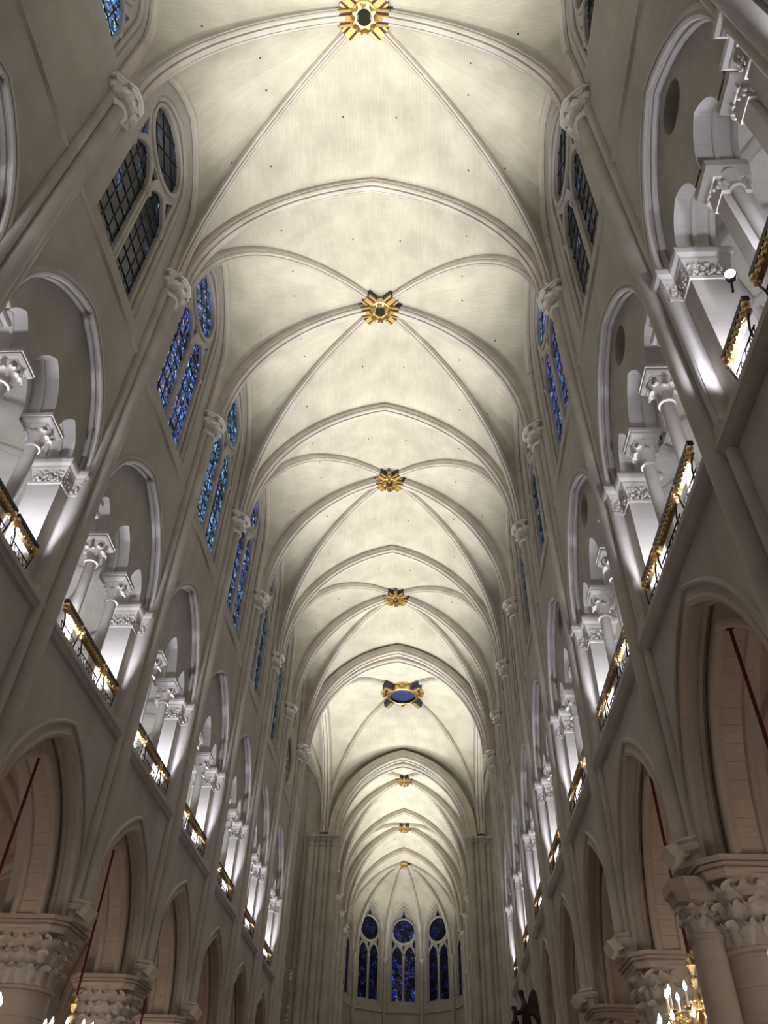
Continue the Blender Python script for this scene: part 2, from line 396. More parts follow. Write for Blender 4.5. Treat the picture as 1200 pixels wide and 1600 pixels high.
COFF = {(1, 1): (-0.42, 0.68)}
def nave_bay(sx, i):
    ya, yb = py(sx, i), py(sx, i + 1)
    yc, hb = (ya + yb) / 2, (yb - ya) / 2
    V = lambda d, y, z: (sx * d, y, z)
    side = 'left' if sx < 0 else 'right'
    ZA, ZG, H1, H2 = ZAS[sx], zg(sx, i), HH1[sx], HH2[sx]; ZS = ZG - 0.24
    mb = MB()
    P = lambda pts, d: [V(d, y, z) for y, z in pts]
    # arcade
    a1 = [(yc + s, ZA + z) for s, z in arch(A1, H1)]
    a2 = [(yc + s, ZA + z) for s, z in arch(A2, H2)]
    a2o = [(yc + s, ZA + z) for s, z in arch(A2 + 0.25, H2 + 0.33)]
    low = [(ya, ZA), (yc - A1, ZA)] + a1 + [(yc + A1, ZA), (yb, ZA)]
    WA = WAS[sx]
    for d in (WA, 7.5): mb.strip(P(low, d), P([(y, ZG) for y, z in low], d))
    e = WA - W0
    mb.strip(P(a1, WA), P(a1, 6.5 + e)); mb.strip(P(a1, 6.5 + e), P(a2o, 6.5 + e))
    mb.strip(P(a1, 7.5), P(a1, 7.05 + e)); mb.strip(P(a1, 7.05 + e), P(a2o, 7.05 + e))
    # gallery: containing arch, recessed tympanum with three arches
    aC = hb - 0.41; C = [(yc + s, ZT + z) for s, z in arch(aC, 3.1, 14)]
    low = [(ya, ZG), (yc - aC, ZG)] + C + [(yc + aC, ZG), (yb, ZG)]
    mb.strip(P(low, W0), P([(y, ZU + 0.05) for y, z in low], W0))
    mb.strip(P(C, W0), P(C, W1))
    si = hb - 0.83
    co, cs = COFF.get((sx, i), (0.0, 0.84))
    c_l, c_h = cs - 0.16, 1.22 * (cs - 0.16) / 0.68
    l0, l1, r0, r1 = -si, co - cs - 0.16, co + cs + 0.16, si
    mid = [(yc + co + s, ZT + z) for s, z in arch(c_l, c_h, 10)]
    lf = [(yc + (l0 + l1) / 2 + s, ZT + z) for s, z in arch((l1 - l0) / 2, min(0.86, 1.9 * (l1 - l0) / 2), 8)]
    rt = [(yc + (r0 + r1) / 2 + s, ZT + z) for s, z in arch((r1 - r0) / 2, min(0.86, 1.9 * (r1 - r0) / 2), 8)]
    outer = [(yc - aC, ZT)] + lf + mid + rt + [(yc + aC, ZT)] + list(reversed(C[1:-1]))
    holes = []
    if sx > 0:
        holes = [circle(yc - 0.05, 16.62, 0.46)]
        h = holes[0] + [holes[0][0]]
        mb.strip(P(h, W1), P(h, W1 + 0.22))
    fill(mb, outer, holes, lambda y, z: V(W1, y, z))
    fill(mb, outer, [], lambda y, z: V(W2 - 0.03, y, z))
    for a in (lf, mid, rt):
        mb.strip(P(a, W1), P(a, W2 - 0.03))
    # back of the gallery spandrels
    mb.strip(P([(ya, ZT), (yc - aC, ZT)] + C + [(yc + aC, ZT), (yb, ZT)], W2 - 0.03), P([(y, ZU) for y, z in [(ya, ZT), (yc - aC, ZT)] + C + [(yc + aC, ZT), (yb, ZT)]], W2 - 0.03))
    # clerestory
    rose = (i == 8)
    win = dict(sill=20.0, half=1.48, spring=26.3, head=2.1, lan_s=23.9, oc=26.72, ocr=1.36) if not rose else dict(sill=23.7, half=1.05, spring=26.4, head=2.0, lan_s=25.6, oc=27.5, ocr=0.66)
    if i in (0, 1): win = dict(sill=24.1, half=1.4, spring=26.3, head=2.0, lan_s=25.0, oc=26.95, ocr=1.12)
    oh, oz = win['half'] + 0.2, win['sill'] - 0.25
    wo = [(yc - oh, oz)] + [(yc + s, win['spring'] + z) for s, z in arch(oh, win['head'] + 0.22, 12)] + [(yc + oh, oz)]
    holes = [wo]
    if rose:
        rc = circle(yc, 21.2, 1.42, 32); holes.append(rc)
        mb.strip(P(rc + [rc[0]], W0), P(rc + [rc[0]], W0 + 0.4))
    fill(mb, [(ya, ZU), (yb, ZU), (yb, 31.6), (ya, 31.6)], holes, lambda y, z: V(W0, y, z))
    wi = [(yc - win['half'], win['sill'])] + [(yc + s, win['spring'] + z) for s, z in arch(win['half'], win['head'], 12)] + [(yc + win['half'], win['sill'])]
    wo2 = wo + [wo[0]]; wi2 = wi + [wi[0]]
    mb.strip(P(wo2, W0), P([(yc + (y - yc) * 0.97, z) for y, z in wo2], W0 + 0.12)); mb.strip(P([(yc + (y - yc) * 0.97, z) for y, z in wo2], W0 + 0.12), P(wi2, W0 + 0.2))
    w = mb.build('wall_' + side, M['wall'], kind='structure')
    # mouldings of the wall, each a part
    def roll(name, pts, d, r, mat=M['dress'], off=0.0):
        m2 = MB(); m2.sweep([V(d, y, z) for y, z in pts], (1, 0, 0), rollprof(r, 0, off), closed=True)
        return m2.build(name, mat, w)
    roll('hood_mould', [(yc + s, ZA + z) for s, z in arch(hb - 0.24, H1 + 0.28, 14)], WA - 0.01, 0.06)
    roll('arch_roll', a1, WA + 0.03, 0.07, M['low']); roll('arch_roll', a1, 6.42 + e, 0.08, M['low'])
    roll('arch_roll', a2, 6.52 + e, 0.09, M['low']); roll('arch_roll', a2, 7.03 + e, 0.09, M['low'])
    gp = [(-0.05, -0.16), (-0.06, -0.08), (-0.03, -0.05), (-0.05, 0.0), (-0.03, 0.05), (0.03, 0.06), (0.07, 0.03), (0.08, -0.01), (0.11, -0.01), (0.12, 0.06), (0.18, 0.09), (0.24, 0.06), (0.25, 0.0)]
    mm = MB(); mm.sweep([V(W0, y, z) for y, z in [(yc - aC, ZT)] + C + [(yc + aC, ZT)]], (1, 0, 0), [(sx * b, n) for b, n in gp])
    mm.build('gallery_arch_moulding', M['dress'], w)
    for a in (lf, mid, rt):
        roll('gallery_arch_roll', a, W1 + 0.34, 0.05); roll('gallery_arch_roll', a, W2 - 0.1, 0.06)
    if sx > 0:
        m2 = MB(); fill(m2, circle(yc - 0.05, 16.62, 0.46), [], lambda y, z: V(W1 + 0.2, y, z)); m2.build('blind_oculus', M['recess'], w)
    for k, me in enumerate(VOUS[sx]):
        link('voussoir', me, w, loc=V(6.775 + e, yc, ZA))
    # strings
    for nm, z0, z1, pr in (('trim_1', ZS, ZG + 0.02, 0.15 if sx < 0 else 0.09), ('trim_2', ZU, ZU + 0.10, 0.06)):
        m2 = MB(); prof = [(W0 + 0.16, z0 - 0.08), (W0 + 0.02, z0 - 0.06), (W0 - pr * 0.5, z0), (W0 - pr * 0.75, z0 + (z1 - z0) * 0.35), (W0 - pr, z0 + (z1 - z0) * 0.45), (W0 - pr, z1 - 0.03), (W0 - pr * 0.4, z1), (W0 + 0.02, z1 + 0.05)]
        m2.grid([[V(d, y, z) for d, z in prof] for y in (ya + 0.12, yb - 0.12)])
        m2.build(nm, M['dress'], kind='structure')
    if rose:
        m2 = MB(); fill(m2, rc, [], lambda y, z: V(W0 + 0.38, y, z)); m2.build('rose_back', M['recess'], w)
        m2 = MB(); m2.sweep([V(W0 + .1, y, z) for y, z in rc + [rc[0]]], (1, 0, 0), rollprof(0.12), closed=True); m2.build('rose_ring', M['dress'], w)
        for k in range(10):
            a = 2 * pi * k / 10
            m2 = MB(); m2.tube([V(W0 + .25, yc + r * cos(a), 21.2 + r * sin(a)) for r in (0.35, 1.0)], 0.06, 6); m2.build('rose_spoke', M['dress'], w)
            a += pi / 10
            m2 = MB(); m2.tube([V(W0 + .25, yc + 1.1 * cos(a) + .25 * cos(t + a), 21.2 + 1.1 * sin(a) + .25 * sin(t + a)) for t in [q * 2 * pi / 10 for q in range(11)]], 0.045, 5); m2.build('rose_foil', M['dress'], w)
        m2 = MB(); m2.tube([V(W0 + .25, yc + .34 * cos(t), 21.2 + .34 * sin(t)) for t in [q * 2 * pi / 16 for q in range(17)]], 0.06, 6); m2.build('rose_hub', M['dress'], w)
    return yc, win

# ------------------------------------------------------------------ windows
WN = [0]
def clip(poly, inside, inter):
    out = []
    for k in range(len(poly)):
        a, b = poly[k], poly[(k + 1) % len(poly)]
        ia, ib = inside(a), inside(b)
        if ia: out.append(a)
        if ia != ib: out.append(inter(a, b))
    return out
def clip_convex(poly, conv):
    for k in range(len(conv)):
        p, q = conv[k], conv[(k + 1) % len(conv)]
        side = lambda a: (q[0] - p[0]) * (a[1] - p[1]) - (q[1] - p[1]) * (a[0] - p[0])
        def inter(a, b):
            sa, sb = side(a), side(b); t = sa / (sa - sb)
            return (a[0] + (b[0] - a[0]) * t, a[1] + (b[1] - a[1]) * t)
        poly = clip(poly, lambda a: side(a) >= -1e-9, inter)
        if len(poly) < 3: return []
    return poly
PANES = {}
def window(F, half, sill, spring, head, lan_s, oc, ocr, glassmat, detail=True, xf=None):
    """F(s, z, depth) gives a point: s along the wall from the window's middle, depth outward"""
    WN[0] += 1
    name = 'window_%d' % WN[0]
    outer = [(-half, sill)] + [(s, spring + z) for s, z in arch(half, head, 12)] + [(half, sill)]
    lw = (half - 0.11 - 0.06) / 2 - 0.01; lc = half - 0.07 - lw
    lan_h = 1.15 * (half / 1.42)
    lans = []
    for c in (-lc, lc):
        lans.append([(c - lw, sill + 0.05)] + [(c + s, lan_s + z) for s, z in arch(lw, lan_h, 8)] + [(c + lw, sill + 0.05)])
    ocl = circle(0, oc, ocr - 0.09)
    k = half / 1.42
    lt = lan_s + lan_h
    tri = []
    for sg in (-1, 1):
        tri.append([(sg * (half - 0.07), lan_s + lan_h * 0.65), (sg * (half - 0.07), oc - 0.58 * ocr), (sg * (half - 0.40 * k), oc - 1.02 * ocr)])
    tri.append([(0.0, lan_s + 0.55 * k), (0.2 * k, oc - ocr - 0.16 * k), (-0.2 * k, oc - ocr - 0.16 * k)])
    topz = oc + ocr
    tri.append([(-0.28 * k, topz + 0.10), (0.28 * k, topz + 0.10), (0, spring + head - 0.16)]) if spring + head - topz > 0.4 else None
    holes = lans + [ocl] + tri
    mb = MB()
    fill(mb, outer, holes, lambda s, z: F(s, z, 0.0))
    fill(mb, outer, holes, lambda s, z: F(s, z, 0.2))
    for h in holes:
        hh = h + [h[0]]
        mb.strip([F(s, z, 0.0) for s, z in hh], [F(s, z, 0.2) for s, z in hh])
    w = mb.build(name, M['dress'], kind='structure', xf=xf)
    def bar(nm, pts, r, dep=0.0, closed=False, mat=M['dress']):
        m2 = MB(); m2.tube([F(s, z, dep) for s, z in (pts + [pts[0]] if closed else pts)], r, 8); return m2.build(nm, mat, w, xf=xf)
    for c, l in zip((-lc, lc), lans):
        bar('lancet_moulding', [(c - lw - 0.05, sill)] + [(c + s, lan_s + z) for s, z in arch(lw + 0.05, lan_h + 0.06, 8)] + [(c + lw + 0.05, sill)], 0.06)
        for sg in (-1, 1):
            pt = F(c + sg * (lw + 0.05), lan_s, -0.01)
            m2 = MB(); m2.lathe([(0.065, -0.16), (0.08, -0.1), (0.11, 0.0), (0.12, 0.05)], 8, pt); m2.build('colonnette_capital', M['carved'], w, xf=xf)
    bar('oculus_moulding', circle(0, oc, ocr - 0.02), 0.075, -0.02, True)
    bar('frame_roll', [(-half - 0.12, sill - 0.2)] + [(s, spring + z) for s, z in arch(half + 0.12, head + 0.13, 12)] + [(half + 0.12, sill - 0.2)], 0.07, -0.1)
    # glass
    def slab(nm, poly, mat, d0=0.10, d1=0.115):
        m2 = MB(); n = len(poly)
        a = [m2.add(F(s, z, d0)) for s, z in poly]; b = [m2.add(F(s, z, d1)) for s, z in poly]
        m2.f.append(a); m2.f.append(list(reversed(b)))
        for q in range(n): m2.f.append([a[q], b[q], b[(q + 1) % n], a[(q + 1) % n]])
        return m2.build(nm, mat, w, xf=xf)
    if not detail:
        for l in lans + [ocl] + tri: slab('pane', l, glassmat)
        return w
    g = 0.012
    for c, l in zip((-lc, lc), lans):
        conv = list(l)
        if sum(conv[q][0] * conv[(q + 1) % len(conv)][1] - conv[(q + 1) % len(conv)][0] * conv[q][1] for q in range(len(conv))) < 0: conv.reverse()
        ncol, z = (3 if half > 1.2 else 2), sill + 0.05
        rh = 0.62
        nr = int(math.ceil((lan_s + lan_h - z) / rh))
        for r in range(nr):
            for q in range(ncol):
                x0 = c - lw + 2 * lw * q / ncol; x1 = c - lw + 2 * lw * (q + 1) / ncol
                pl = clip_convex([(x0 + g, z + r * rh + g), (x1 - g, z + r * rh + g), (x1 - g, z + (r + 1) * rh - g), (x0 + g, z + (r + 1) * rh - g)], conv)
                if len(pl) >= 3: slab('pane', pl, glassmat)
        def zmax(s):
            R = (lw * lw + lan_h * lan_h) / (2 * lw); return lan_s + sqrt(max(0, R * R - (R - lw + abs(s)) ** 2))
        for r in range(1, nr):
            zz = z + r * rh
            hw = lw
            if zz > lan_s:
                R = (lw * lw + lan_h * lan_h) / (2 * lw); hw = max(0, sqrt(R * R - (zz - lan_s) ** 2) - (R - lw))
            if hw > 0.05: bar('glazing_bar', [(c - hw, zz), (c + hw, zz)], 0.022, 0.095, mat=M['lead'])
        for q in range(1, ncol):
            s = -lw + 2 * lw * q / ncol
            bar('glazing_bar', [(c + s, z), (c + s, zmax(s))], 0.022, 0.095, mat=M['lead'])
    rr = ocr - 0.09
    conv = circle(0, oc, rr)
    st = rr / 2.0
    for r in range(-3, 3):
        for q in range(-3, 3):
            cs = []
            for (u, v) in ((q, r), (q + 1, r), (q + 1, r + 1), (q, r + 1)):
                cs.append(((u - v) * st * 0.72, oc + (u + v) * st * 0.72))
            cxm = sum(p[0] for p in cs) / 4; czm = sum(p[1] for p in cs) / 4
            cs = [(cxm + (p[0] - cxm) * 0.965, czm + (p[1] - czm) * 0.965) for p in cs]
            pl = clip_convex(cs, conv)
            if len(pl) >= 3: slab('pane', pl, glassmat)
    for r in range(-2, 3):
        for sg in (-1, 1):
            o = r * st * 0.72 * 2 / sqrt(2) / 1.0
            d = r * st * 0.72 * sqrt(2) / 1.0 * 0.7071 * sqrt(2)
            off = r * st * 0.72 * sqrt(2)
            hl = sqrt(max(0, rr * rr - off * off))
            if hl > 0.1:
                n = (sg * 0.7071, 0.7071); t = (0.7071, -sg * 0.7071)
                bar('glazing_bar', [(n[0] * off + t[0] * hl, oc + n[1] * off + t[1] * hl), (n[0] * off - t[0] * hl, oc + n[1] * off - t[1] * hl)], 0.02, 0.095, mat=M['lead'])
    for t in tri: slab('pane', t, glassmat)
    return w

GL = {(-1, 0): 'glass_bright', (-1, 1): 'glass_bright', (-1, 2): 'glass_dark', (-1, 3): 'glass_blue', (-1, 4): 'glass_cyan', (-1, 5): 'glass_blue',
      (1, 0): 'glass_blue', (1, 1): 'glass_dark', (1, 2): 'glass_dark', (1, 3): 'glass_blue'}
BAYS = {}
for sx in (-1, 1):
    for i in range(0, 9):
        yc, win = nave_bay(sx, i)
        BAYS[(sx, i)] = yc
        F = lambda s, z, d, sx=sx, yc=yc: (sx * (W0 + 0.2 + d), yc + s, z)
        window(F, win['half'], win['sill'], win['spring'], win['head'], win['lan_s'], win['oc'], win['ocr'], M[GL.get((sx, i), 'glass_far')], detail=(1 <= i <= 7))

# ------------------------------------------------------------------ vaults
RIB_T = [(-.19, .14), (-.19, -.03), (-.235, -.03), (-.235, -.16), (-.19, -.17), (-.19, -.20), (-.215, -.22), (-.21, -.29), (-.16, -.34), (-.11, -.34), (-.095, -.27), (-.08, -.27), (-.07, -.39), (.07, -.39), (.08, -.27), (.095, -.27), (.11, -.34), (.16, -.34), (.21, -.29), (.215, -.22), (.19, -.20), (.19, -.17), (.235, -.16), (.235, -.03), (.19, -.03), (.19, .14)]
RIB_D = [(-.12, .14), (-.12, -.03), (-.155, -.03), (-.155, -.14), (-.12, -.15), (-.14, -.20), (-.12, -.26), (-.06, -.28), (-.045, -.23), (-.035, -.31), (0, -.33), (.035, -.31), (.045, -.23), (.06, -.28), (.12, -.26), (.14, -.20), (.12, -.15), (.155, -.14), (.155, -.03), (.12, -.03), (.12, .14)]
RIB_S = [(-.2, .16), (-.2, -.12), (-.14, -.2), (-.05, -.26), (.05, -.26), (.14, -.2), (.2, -.12), (.2, .16)]
RIB_W = [(-.12, .10), (-.12, -.06), (-.05, -.15), (.05, -.15), (.12, -.06), (.12, .10)]
def rib(name, path, prof, parent, mat, xf=None, scale=1.0):
    path = [Vector(p) for p in path]
    d = path[-1] - path[0]
    h = Vector((d.x, d.y, 0))
    B = Vector((-h.y, h.x, 0)).normalized()
    prof = [(b * scale, n * scale) for b, n in prof]
    N = []
    for i in range(len(path)):
        t = (path[min(i + 1, len(path) - 1)] - path[max(i - 1, 0)]).normalized()
        n = B.cross(t)
        hd = h.normalized()
        # outward = away from the span's inside: up when flat, away from the apex when steep
        if n.dot(Vector((0, 0, 1)) - hd) < 0: n = -n
        N.append(n)
    if N[-1].z > 0.5: N[-1] = Vector((0, 0, 1.0 / N[-1].z))      # mitre at the apex
    m = MB(); m.sweep(path, B, prof, N); m.f.append(list(range(len(prof))))
    return m.build(name, mat, parent, xf=xf)
def curve_to(p, q, n=18, stilt=0.0):
    """quarter-like arc from springing p to apex q, vertical at p"""
    p, q = Vector(p), Vector(q)
    h = Vector((q.x - p.x, q.y - p.y, 0)); a = h.length; rise = q.z - p.z - stilt
    hd = h.normalized()
    pts = [p] if stilt > 0.01 else []
    for s, z in half_arc(a, rise, n): pts.append(Vector((p.x, p.y, p.z + stilt + z)) + hd * s)
    return pts
def web(mb, c1, c2, n=20, m=8, dome=0.10, sk=0.05):
    A, B = resample(c1, n), resample(c2, n)
    rows = []; uvs = []
    l = [0]
    for k in range(1, n + 1): l.append(l[-1] + (B[k] - B[k - 1]).length)
    for k in range(n + 1):
        dd = (B[k] - A[k]).length
        r = []; u = []
        for j in range(m + 1):
            t = j / m
            p = A[k].lerp(B[k], t); p.z += sk * min(1, k / 6) + dome * min(dd, 4) / 4 * 4 * t * (1 - t)
            r.append(p); u.append((dd * t, l[k]))
        rows.append(r); uvs.append(u)
    mb.grid(rows, uvs=uvs)
    for k, j in ((int(n * .6), m // 2), (int(n * .9), m // 2)): VENTS.append(rows[k][j].copy())
VENTS = []
def vents(parent, xf=None):
    for p in VENTS:
        if p.z < 27: continue
        mb = MB(); mb.lathe([(0.028, 0.0), (0.028, -0.02), (0.02, -0.03)], 6, p - Vector((0, 0, 0.01))); mb.build('vent_hole', M['hole'], parent, xf=xf)
SP = 5.90
def sexpartite(ys, zr, zt, sp, zc, wall_d, zw, matw, matr, off=DY, name='ceiling', xf=None, boss_y=None, zt_end=None):
    """ys = (first main, intermediate, last main) pier lines"""
    ya, ym, yb = ys
    by = ym if boss_y is None else boss_y
    boss = Vector((0, by, zr)); VENTS.clear()
    mb = MB(); parts = []
    crown = {}
    for y0, sg in ((ya, 1), (yb, -1)):
        L = curve_to((-sp, y0 - off, zc), (0, y0, zt if sg == 1 or zt_end is None else zt_end)); R = curve_to((sp, y0 + off, zc), (0, y0, zt if sg == 1 or zt_end is None else zt_end))
        dl = curve_to((-sp, y0 - off + sg * 0.3, zc), boss); dr = curve_to((sp, y0 + off + sg * 0.3, zc), boss)
        web(mb, L, dl); web(mb, R, dr)
        if sg == 1: parts.append(('transverse_rib', L, R, RIB_T))
        parts.append(('diagonal_rib', dl, None, RIB_D)); parts.append(('diagonal_rib', dr, None, RIB_D))
        for sx, dg in ((-1, dl), (1, dr)):
            o = sx * off
            p0 = Vector((sx * wall_d, y0 + o + sg * 0.42, zc)); p1 = Vector((sx * wall_d, ym + o - sg * 0.42, zc))
            mid = Vector((sx * wall_d, (p0.y + p1.y) / 2, zw))
            w1 = curve_to(p0, mid, 12, 2.7); w2 = curve_to(p1, mid, 12, 2.7)
            it = curve_to((sx * sp, ym + o, zc), boss)
            web(mb, dg, w1, dome=0.05); web(mb, it, w2, dome=0.05)
            parts.append(('wall_rib', w1, w2, RIB_W))
    for sx in (-1, 1):
        parts.append(('transverse_rib', curve_to((sx * sp, ym + sx * off, zc), boss), None, RIB_T))
    ce = mb.build(name, matw, kind='structure', xf=xf, angle=50)
    vents(ce, xf)
    for nm, c1, c2, pr in parts:
        if c2 is None: rib(nm, c1, pr, ce, matr, xf)
        else: rib(nm, c1, pr, ce, matr, xf); rib(nm, c2, pr, ce, matr, xf)
    return ce, boss
ZTR = 30.85
bosses = []
yy = PY
# one vault behind and over the viewer, then the nave vaults
for a, m, b in ((-3.4 - 5.5, -3.4, 2.1 - 0.0), ):
    pass
for k in (1, 3, 5, 7):
    ce, bs = sexpartite((PY[k], PY[k + 1], PY[k + 2]), ZR, ZTR, SP, ZC, W0 - 0.08, 29.55, M['vault'], M['rib'], zt_end=(30.5 if k == 7 else None))
    bosses.append(bs)
# the vault strip behind the viewer
mb = MB()
A = curve_to((-SP, PY[1] - DY, ZC), (0, PY[1], ZTR)); A2_ = curve_to((-SP, -4.2, ZC), (0, -4.2, ZTR)); web(mb, A, A2_)
A = curve_to((SP, PY[1] + DY, ZC), (0, PY[1], ZTR)); A2_ = curve_to((SP, -4.2, ZC), (0, -4.2, ZTR)); web(mb, A, A2_)
mb.build('ceiling', M['vault'], kind='structure')

def quadripartite(x0, x1, y0, y1, zs, zt, zc, matw, matr, name='ceiling', scale=1.0, ribs=True, xf=None, stilt=0.0, trans=True, zt2=None):
    xm, ym = (x0 + x1) / 2, (y0 + y1) / 2
    c = Vector((xm, ym, zc)); mb = MB(); parts = []
    dg = {}
    for X in (x0, x1):
        for Y in (y0, y1):
            dg[(X, Y)] = curve_to((X, Y, zs), c, 14); parts.append(('diagonal_rib', dg[(X, Y)], RIB_D))
    for Y in (y0, y1):
        ap = (xm, Y, zt2[0 if Y == y0 else 1] if zt2 else zt)
        for X in (x0, x1):
            t = curve_to((X, Y, zs), ap, 12); web(mb, dg[(X, Y)], t, 14, 5, 0.03, 0.02)
            if trans and Y == y0: parts.append(('transverse_rib', t, RIB_T))
    for X in (x0, x1):
        ap = (X, ym, zt)
        for Y in (y0, y1):
            t = curve_to((X, Y, zs), ap, 12, stilt); web(mb, dg[(X, Y)], t, 14, 5, 0.03, 0.02)
    ce = mb.build(name, matw, kind='structure', xf=xf, angle=50)
    if ribs:
        for nm, pth, pr in parts: rib(nm, pth, pr if scale == 1.0 else RIB_S, ce, matr, xf, scale)
    return ce, c
# crossing
CY0, CY1 = PY[9] + 0.35, 59.2
quadripartite(-SP, SP, CY0, CY1, ZC, ZTR - 0.2, 31.5, M['vault'], M['rib'], scale=1.0, trans=False, zt2=(30.4, 29.8))
ce = None
def thick_arch(y, zc, za, sp, d=0.0, sc=1.0, off=0.0):
    o = None
    for sx in (-1, 1):
        for dy, dz, s in ((-0.45, 0.0, 1.0), (0.0, -0.30, 1.15), (0.45, 0.0, 1.0)):
            p = curve_to((sx * sp, y + dy + sx * off, zc), (0, y + dy, za + dz))
            m = rib('trim_3', p, RIB_T, None, M['rib'], None, s * sc * 1.25); m['kind'] = 'structure'
thick_arch(PY[9] + 0.05, ZC, 30.42, SP, off=DY)
thick_arch(CY1 + 0.2, ZC - 0.3, 29.5, 5.35, sc=1.2)
# wall above the eastern crossing arch
mb = MB()
p = [Vector(q) for q in curve_to((-5.5, 0, ZC - 0.3), (0, 0, 29.5))] + [Vector(q) for q in reversed(curve_to((5.5, 0, ZC - 0.3), (0, 0, 29.5))[:-1])]
mb.strip([(q.x, 59.25, q.z) for q in p], [(q.x, 59.25, 32) for q in p])
for q in (-1, 1): mb.poly([(q * 5.5, 59.25, ZC - 0.6), (q * 7.4, 59.25, ZC - 0.6), (q * 7.4, 59.25, 32), (q * 5.5, 59.25, 32)])
mb.build('wall_crossing', M['wall_y'], kind='structure')
# transept arms
for sx in (-1, 1):
    x0, x1 = sorted((sx * 5.85, sx * 13.4))
    quadripartite(x0, x1, CY0, CY1, ZC, ZTR - 0.2, 31.2, M['vault'], M['rib'])
    mb = MB(); X = sx * 13.4
    mb.poly([(X, 44, 0), (X, 61, 0), (X, 61, 33), (X, 44, 33)])
    mb.build('wall_transept', M['wall'], kind='structure')
    for y in (45.2, 59.6):
        mb = MB(); mb.poly([(sx * 6.4, y + 0.9 * (1 if y < 50 else -1) * 0.0, 0), (X, y, 0), (X, y, 33), (sx * 6.4, y, 33)])
        mb.build('wall_transept', M['wall_y'], kind='structure')
        for k in range(6):
            xx = sx * (7.3 + 0.9 * k)
            m2 = MB(); m2.tube([(xx, y + (0.15 if y < 50 else -0.15), 0), (xx, y + (0.15 if y < 50 else -0.15), 24)], 0.17, 8)
            m2.build('trim_4', M['dress'], kind='structure')

# ------------------------------------------------------------------ aisles and galleries behind the nave walls
for sx in (-1, 1):
    side = 'left' if sx < 0 else 'right'
    mb = MB(); X = sx * 12.4
    mb.poly([(X, -4.5, 0), (X, 45.3, 0), (X, 45.3, 20), (X, -4.5, 20)])
    mb.build('wall_aisle_' + side, M['wall'], kind='structure')
    for i in range(0, 9):
        ya, yb = py(sx, i), py(sx, i + 1)
        x0, x1 = sorted((sx * 7.3, sx * 12.5))
        if i >= 0: quadripartite(x0, x1, ya, yb, ZAS[sx], 9.7, 10.2, M['brown'], M['low'], name='ceiling_aisle', scale=0.75)
        mb = MB(); mb.box(min(sx * 7.1, sx * 12.35), max(sx * 7.1, sx * 12.35), ya, yb, zg(sx, i) - 0.24, zg(sx, i) - 0.02)
        mb.build('floor_gallery', M['wall_y'], kind='structure')
        x0, x1 = sorted((sx * 7.05, sx * 12.5))
        quadripartite(x0, x1, ya, yb, ZT, 17.7, 18.3, M['vault'], M['dress'], name='ceiling_gallery', scale=0.7, stilt=0.3)
        # responds on the outer wall
        mb = MB(); mb.tube([(sx * 12.25, ya, 0), (sx * 12.25, ya, ZA)], 0.3, 12); mb.tube([(sx * 12.25, ya, zg(sx, i)), (sx * 12.25, ya, ZT)], 0.22, 12)
        mb.build('trim_5', M['low'], kind='structure')

# ------------------------------------------------------------------ leaves and capitals
def leaf_mesh(h, w, out, curl, mat, lobes=3, nu=6, nv=12):
    """a carved leaf: base at origin, rising in z, curling towards +x at the tip, lobed edges, raised midrib"""
    mb = MB(); rows = []
    t0 = 0.6; L = h * 1.25
    x = z = 0.0; pts = []
    for j in range(nv + 1):
        t = j / nv
        if j:
            ang = 0.16 + (curl * ((t - t0) / (1 - t0)) if t > t0 else 0)
            x += sin(ang) * L / nv; z += cos(ang) * L / nv
        pts.append((x, z, 0.16 + (curl * ((t - t0) / (1 - t0)) if t > t0 else 0)))
    kx = 1.0
    for j, (x, z, ang) in enumerate(pts):
        t = j / nv
        wid = w * (0.55 + 0.55 * sin(pi * min(1, t * 0.95))) * (0.70 + 0.36 * abs(sin(pi * (lobes * t + 0.15)))) * (1 - 0.5 * max(0, t - 0.88) / 0.12)
        row = []
        for k in range(nu + 1):
            q = -1 + 2 * k / nu
            dep = 0.05 * w * (1 - abs(q)) - 0.16 * w * q * q + (0.03 * w if k % 2 else 0)
            row.append((x + dep * cos(ang), q * wid / 2, z - dep * sin(ang)))
        rows.append(row)
    mb.grid(rows)
    th = 0.12 * w
    back = [[(p[0] - th * cos(a[2]), p[1] * 0.88, p[2] + th * sin(a[2])) for p in r] for r, a in zip(rows, pts)]
    mb.grid([list(reversed(r)) for r in back])
    for e in (0, nu): mb.strip([r[e] for r in rows], [r[e] for r in back])
    mb.strip(rows[-1], back[-1]); mb.strip(rows[0], back[0])
    return mb.mesh('leaf', mat, 100)

def octo(r, ch):
    return [(r, -r + ch), (r, r - ch), (r - ch, r), (-r + ch, r), (-r, r - ch), (-r, -r + ch), (-r + ch, -r), (r - ch, -r)]
def stacked(plans):
    """list of (plan, z) with equal counts"""
    mb = MB(); mb.grid([[(x, y, z) for x, y in p] for p, z in plans], close_u=True, cap=True); return mb

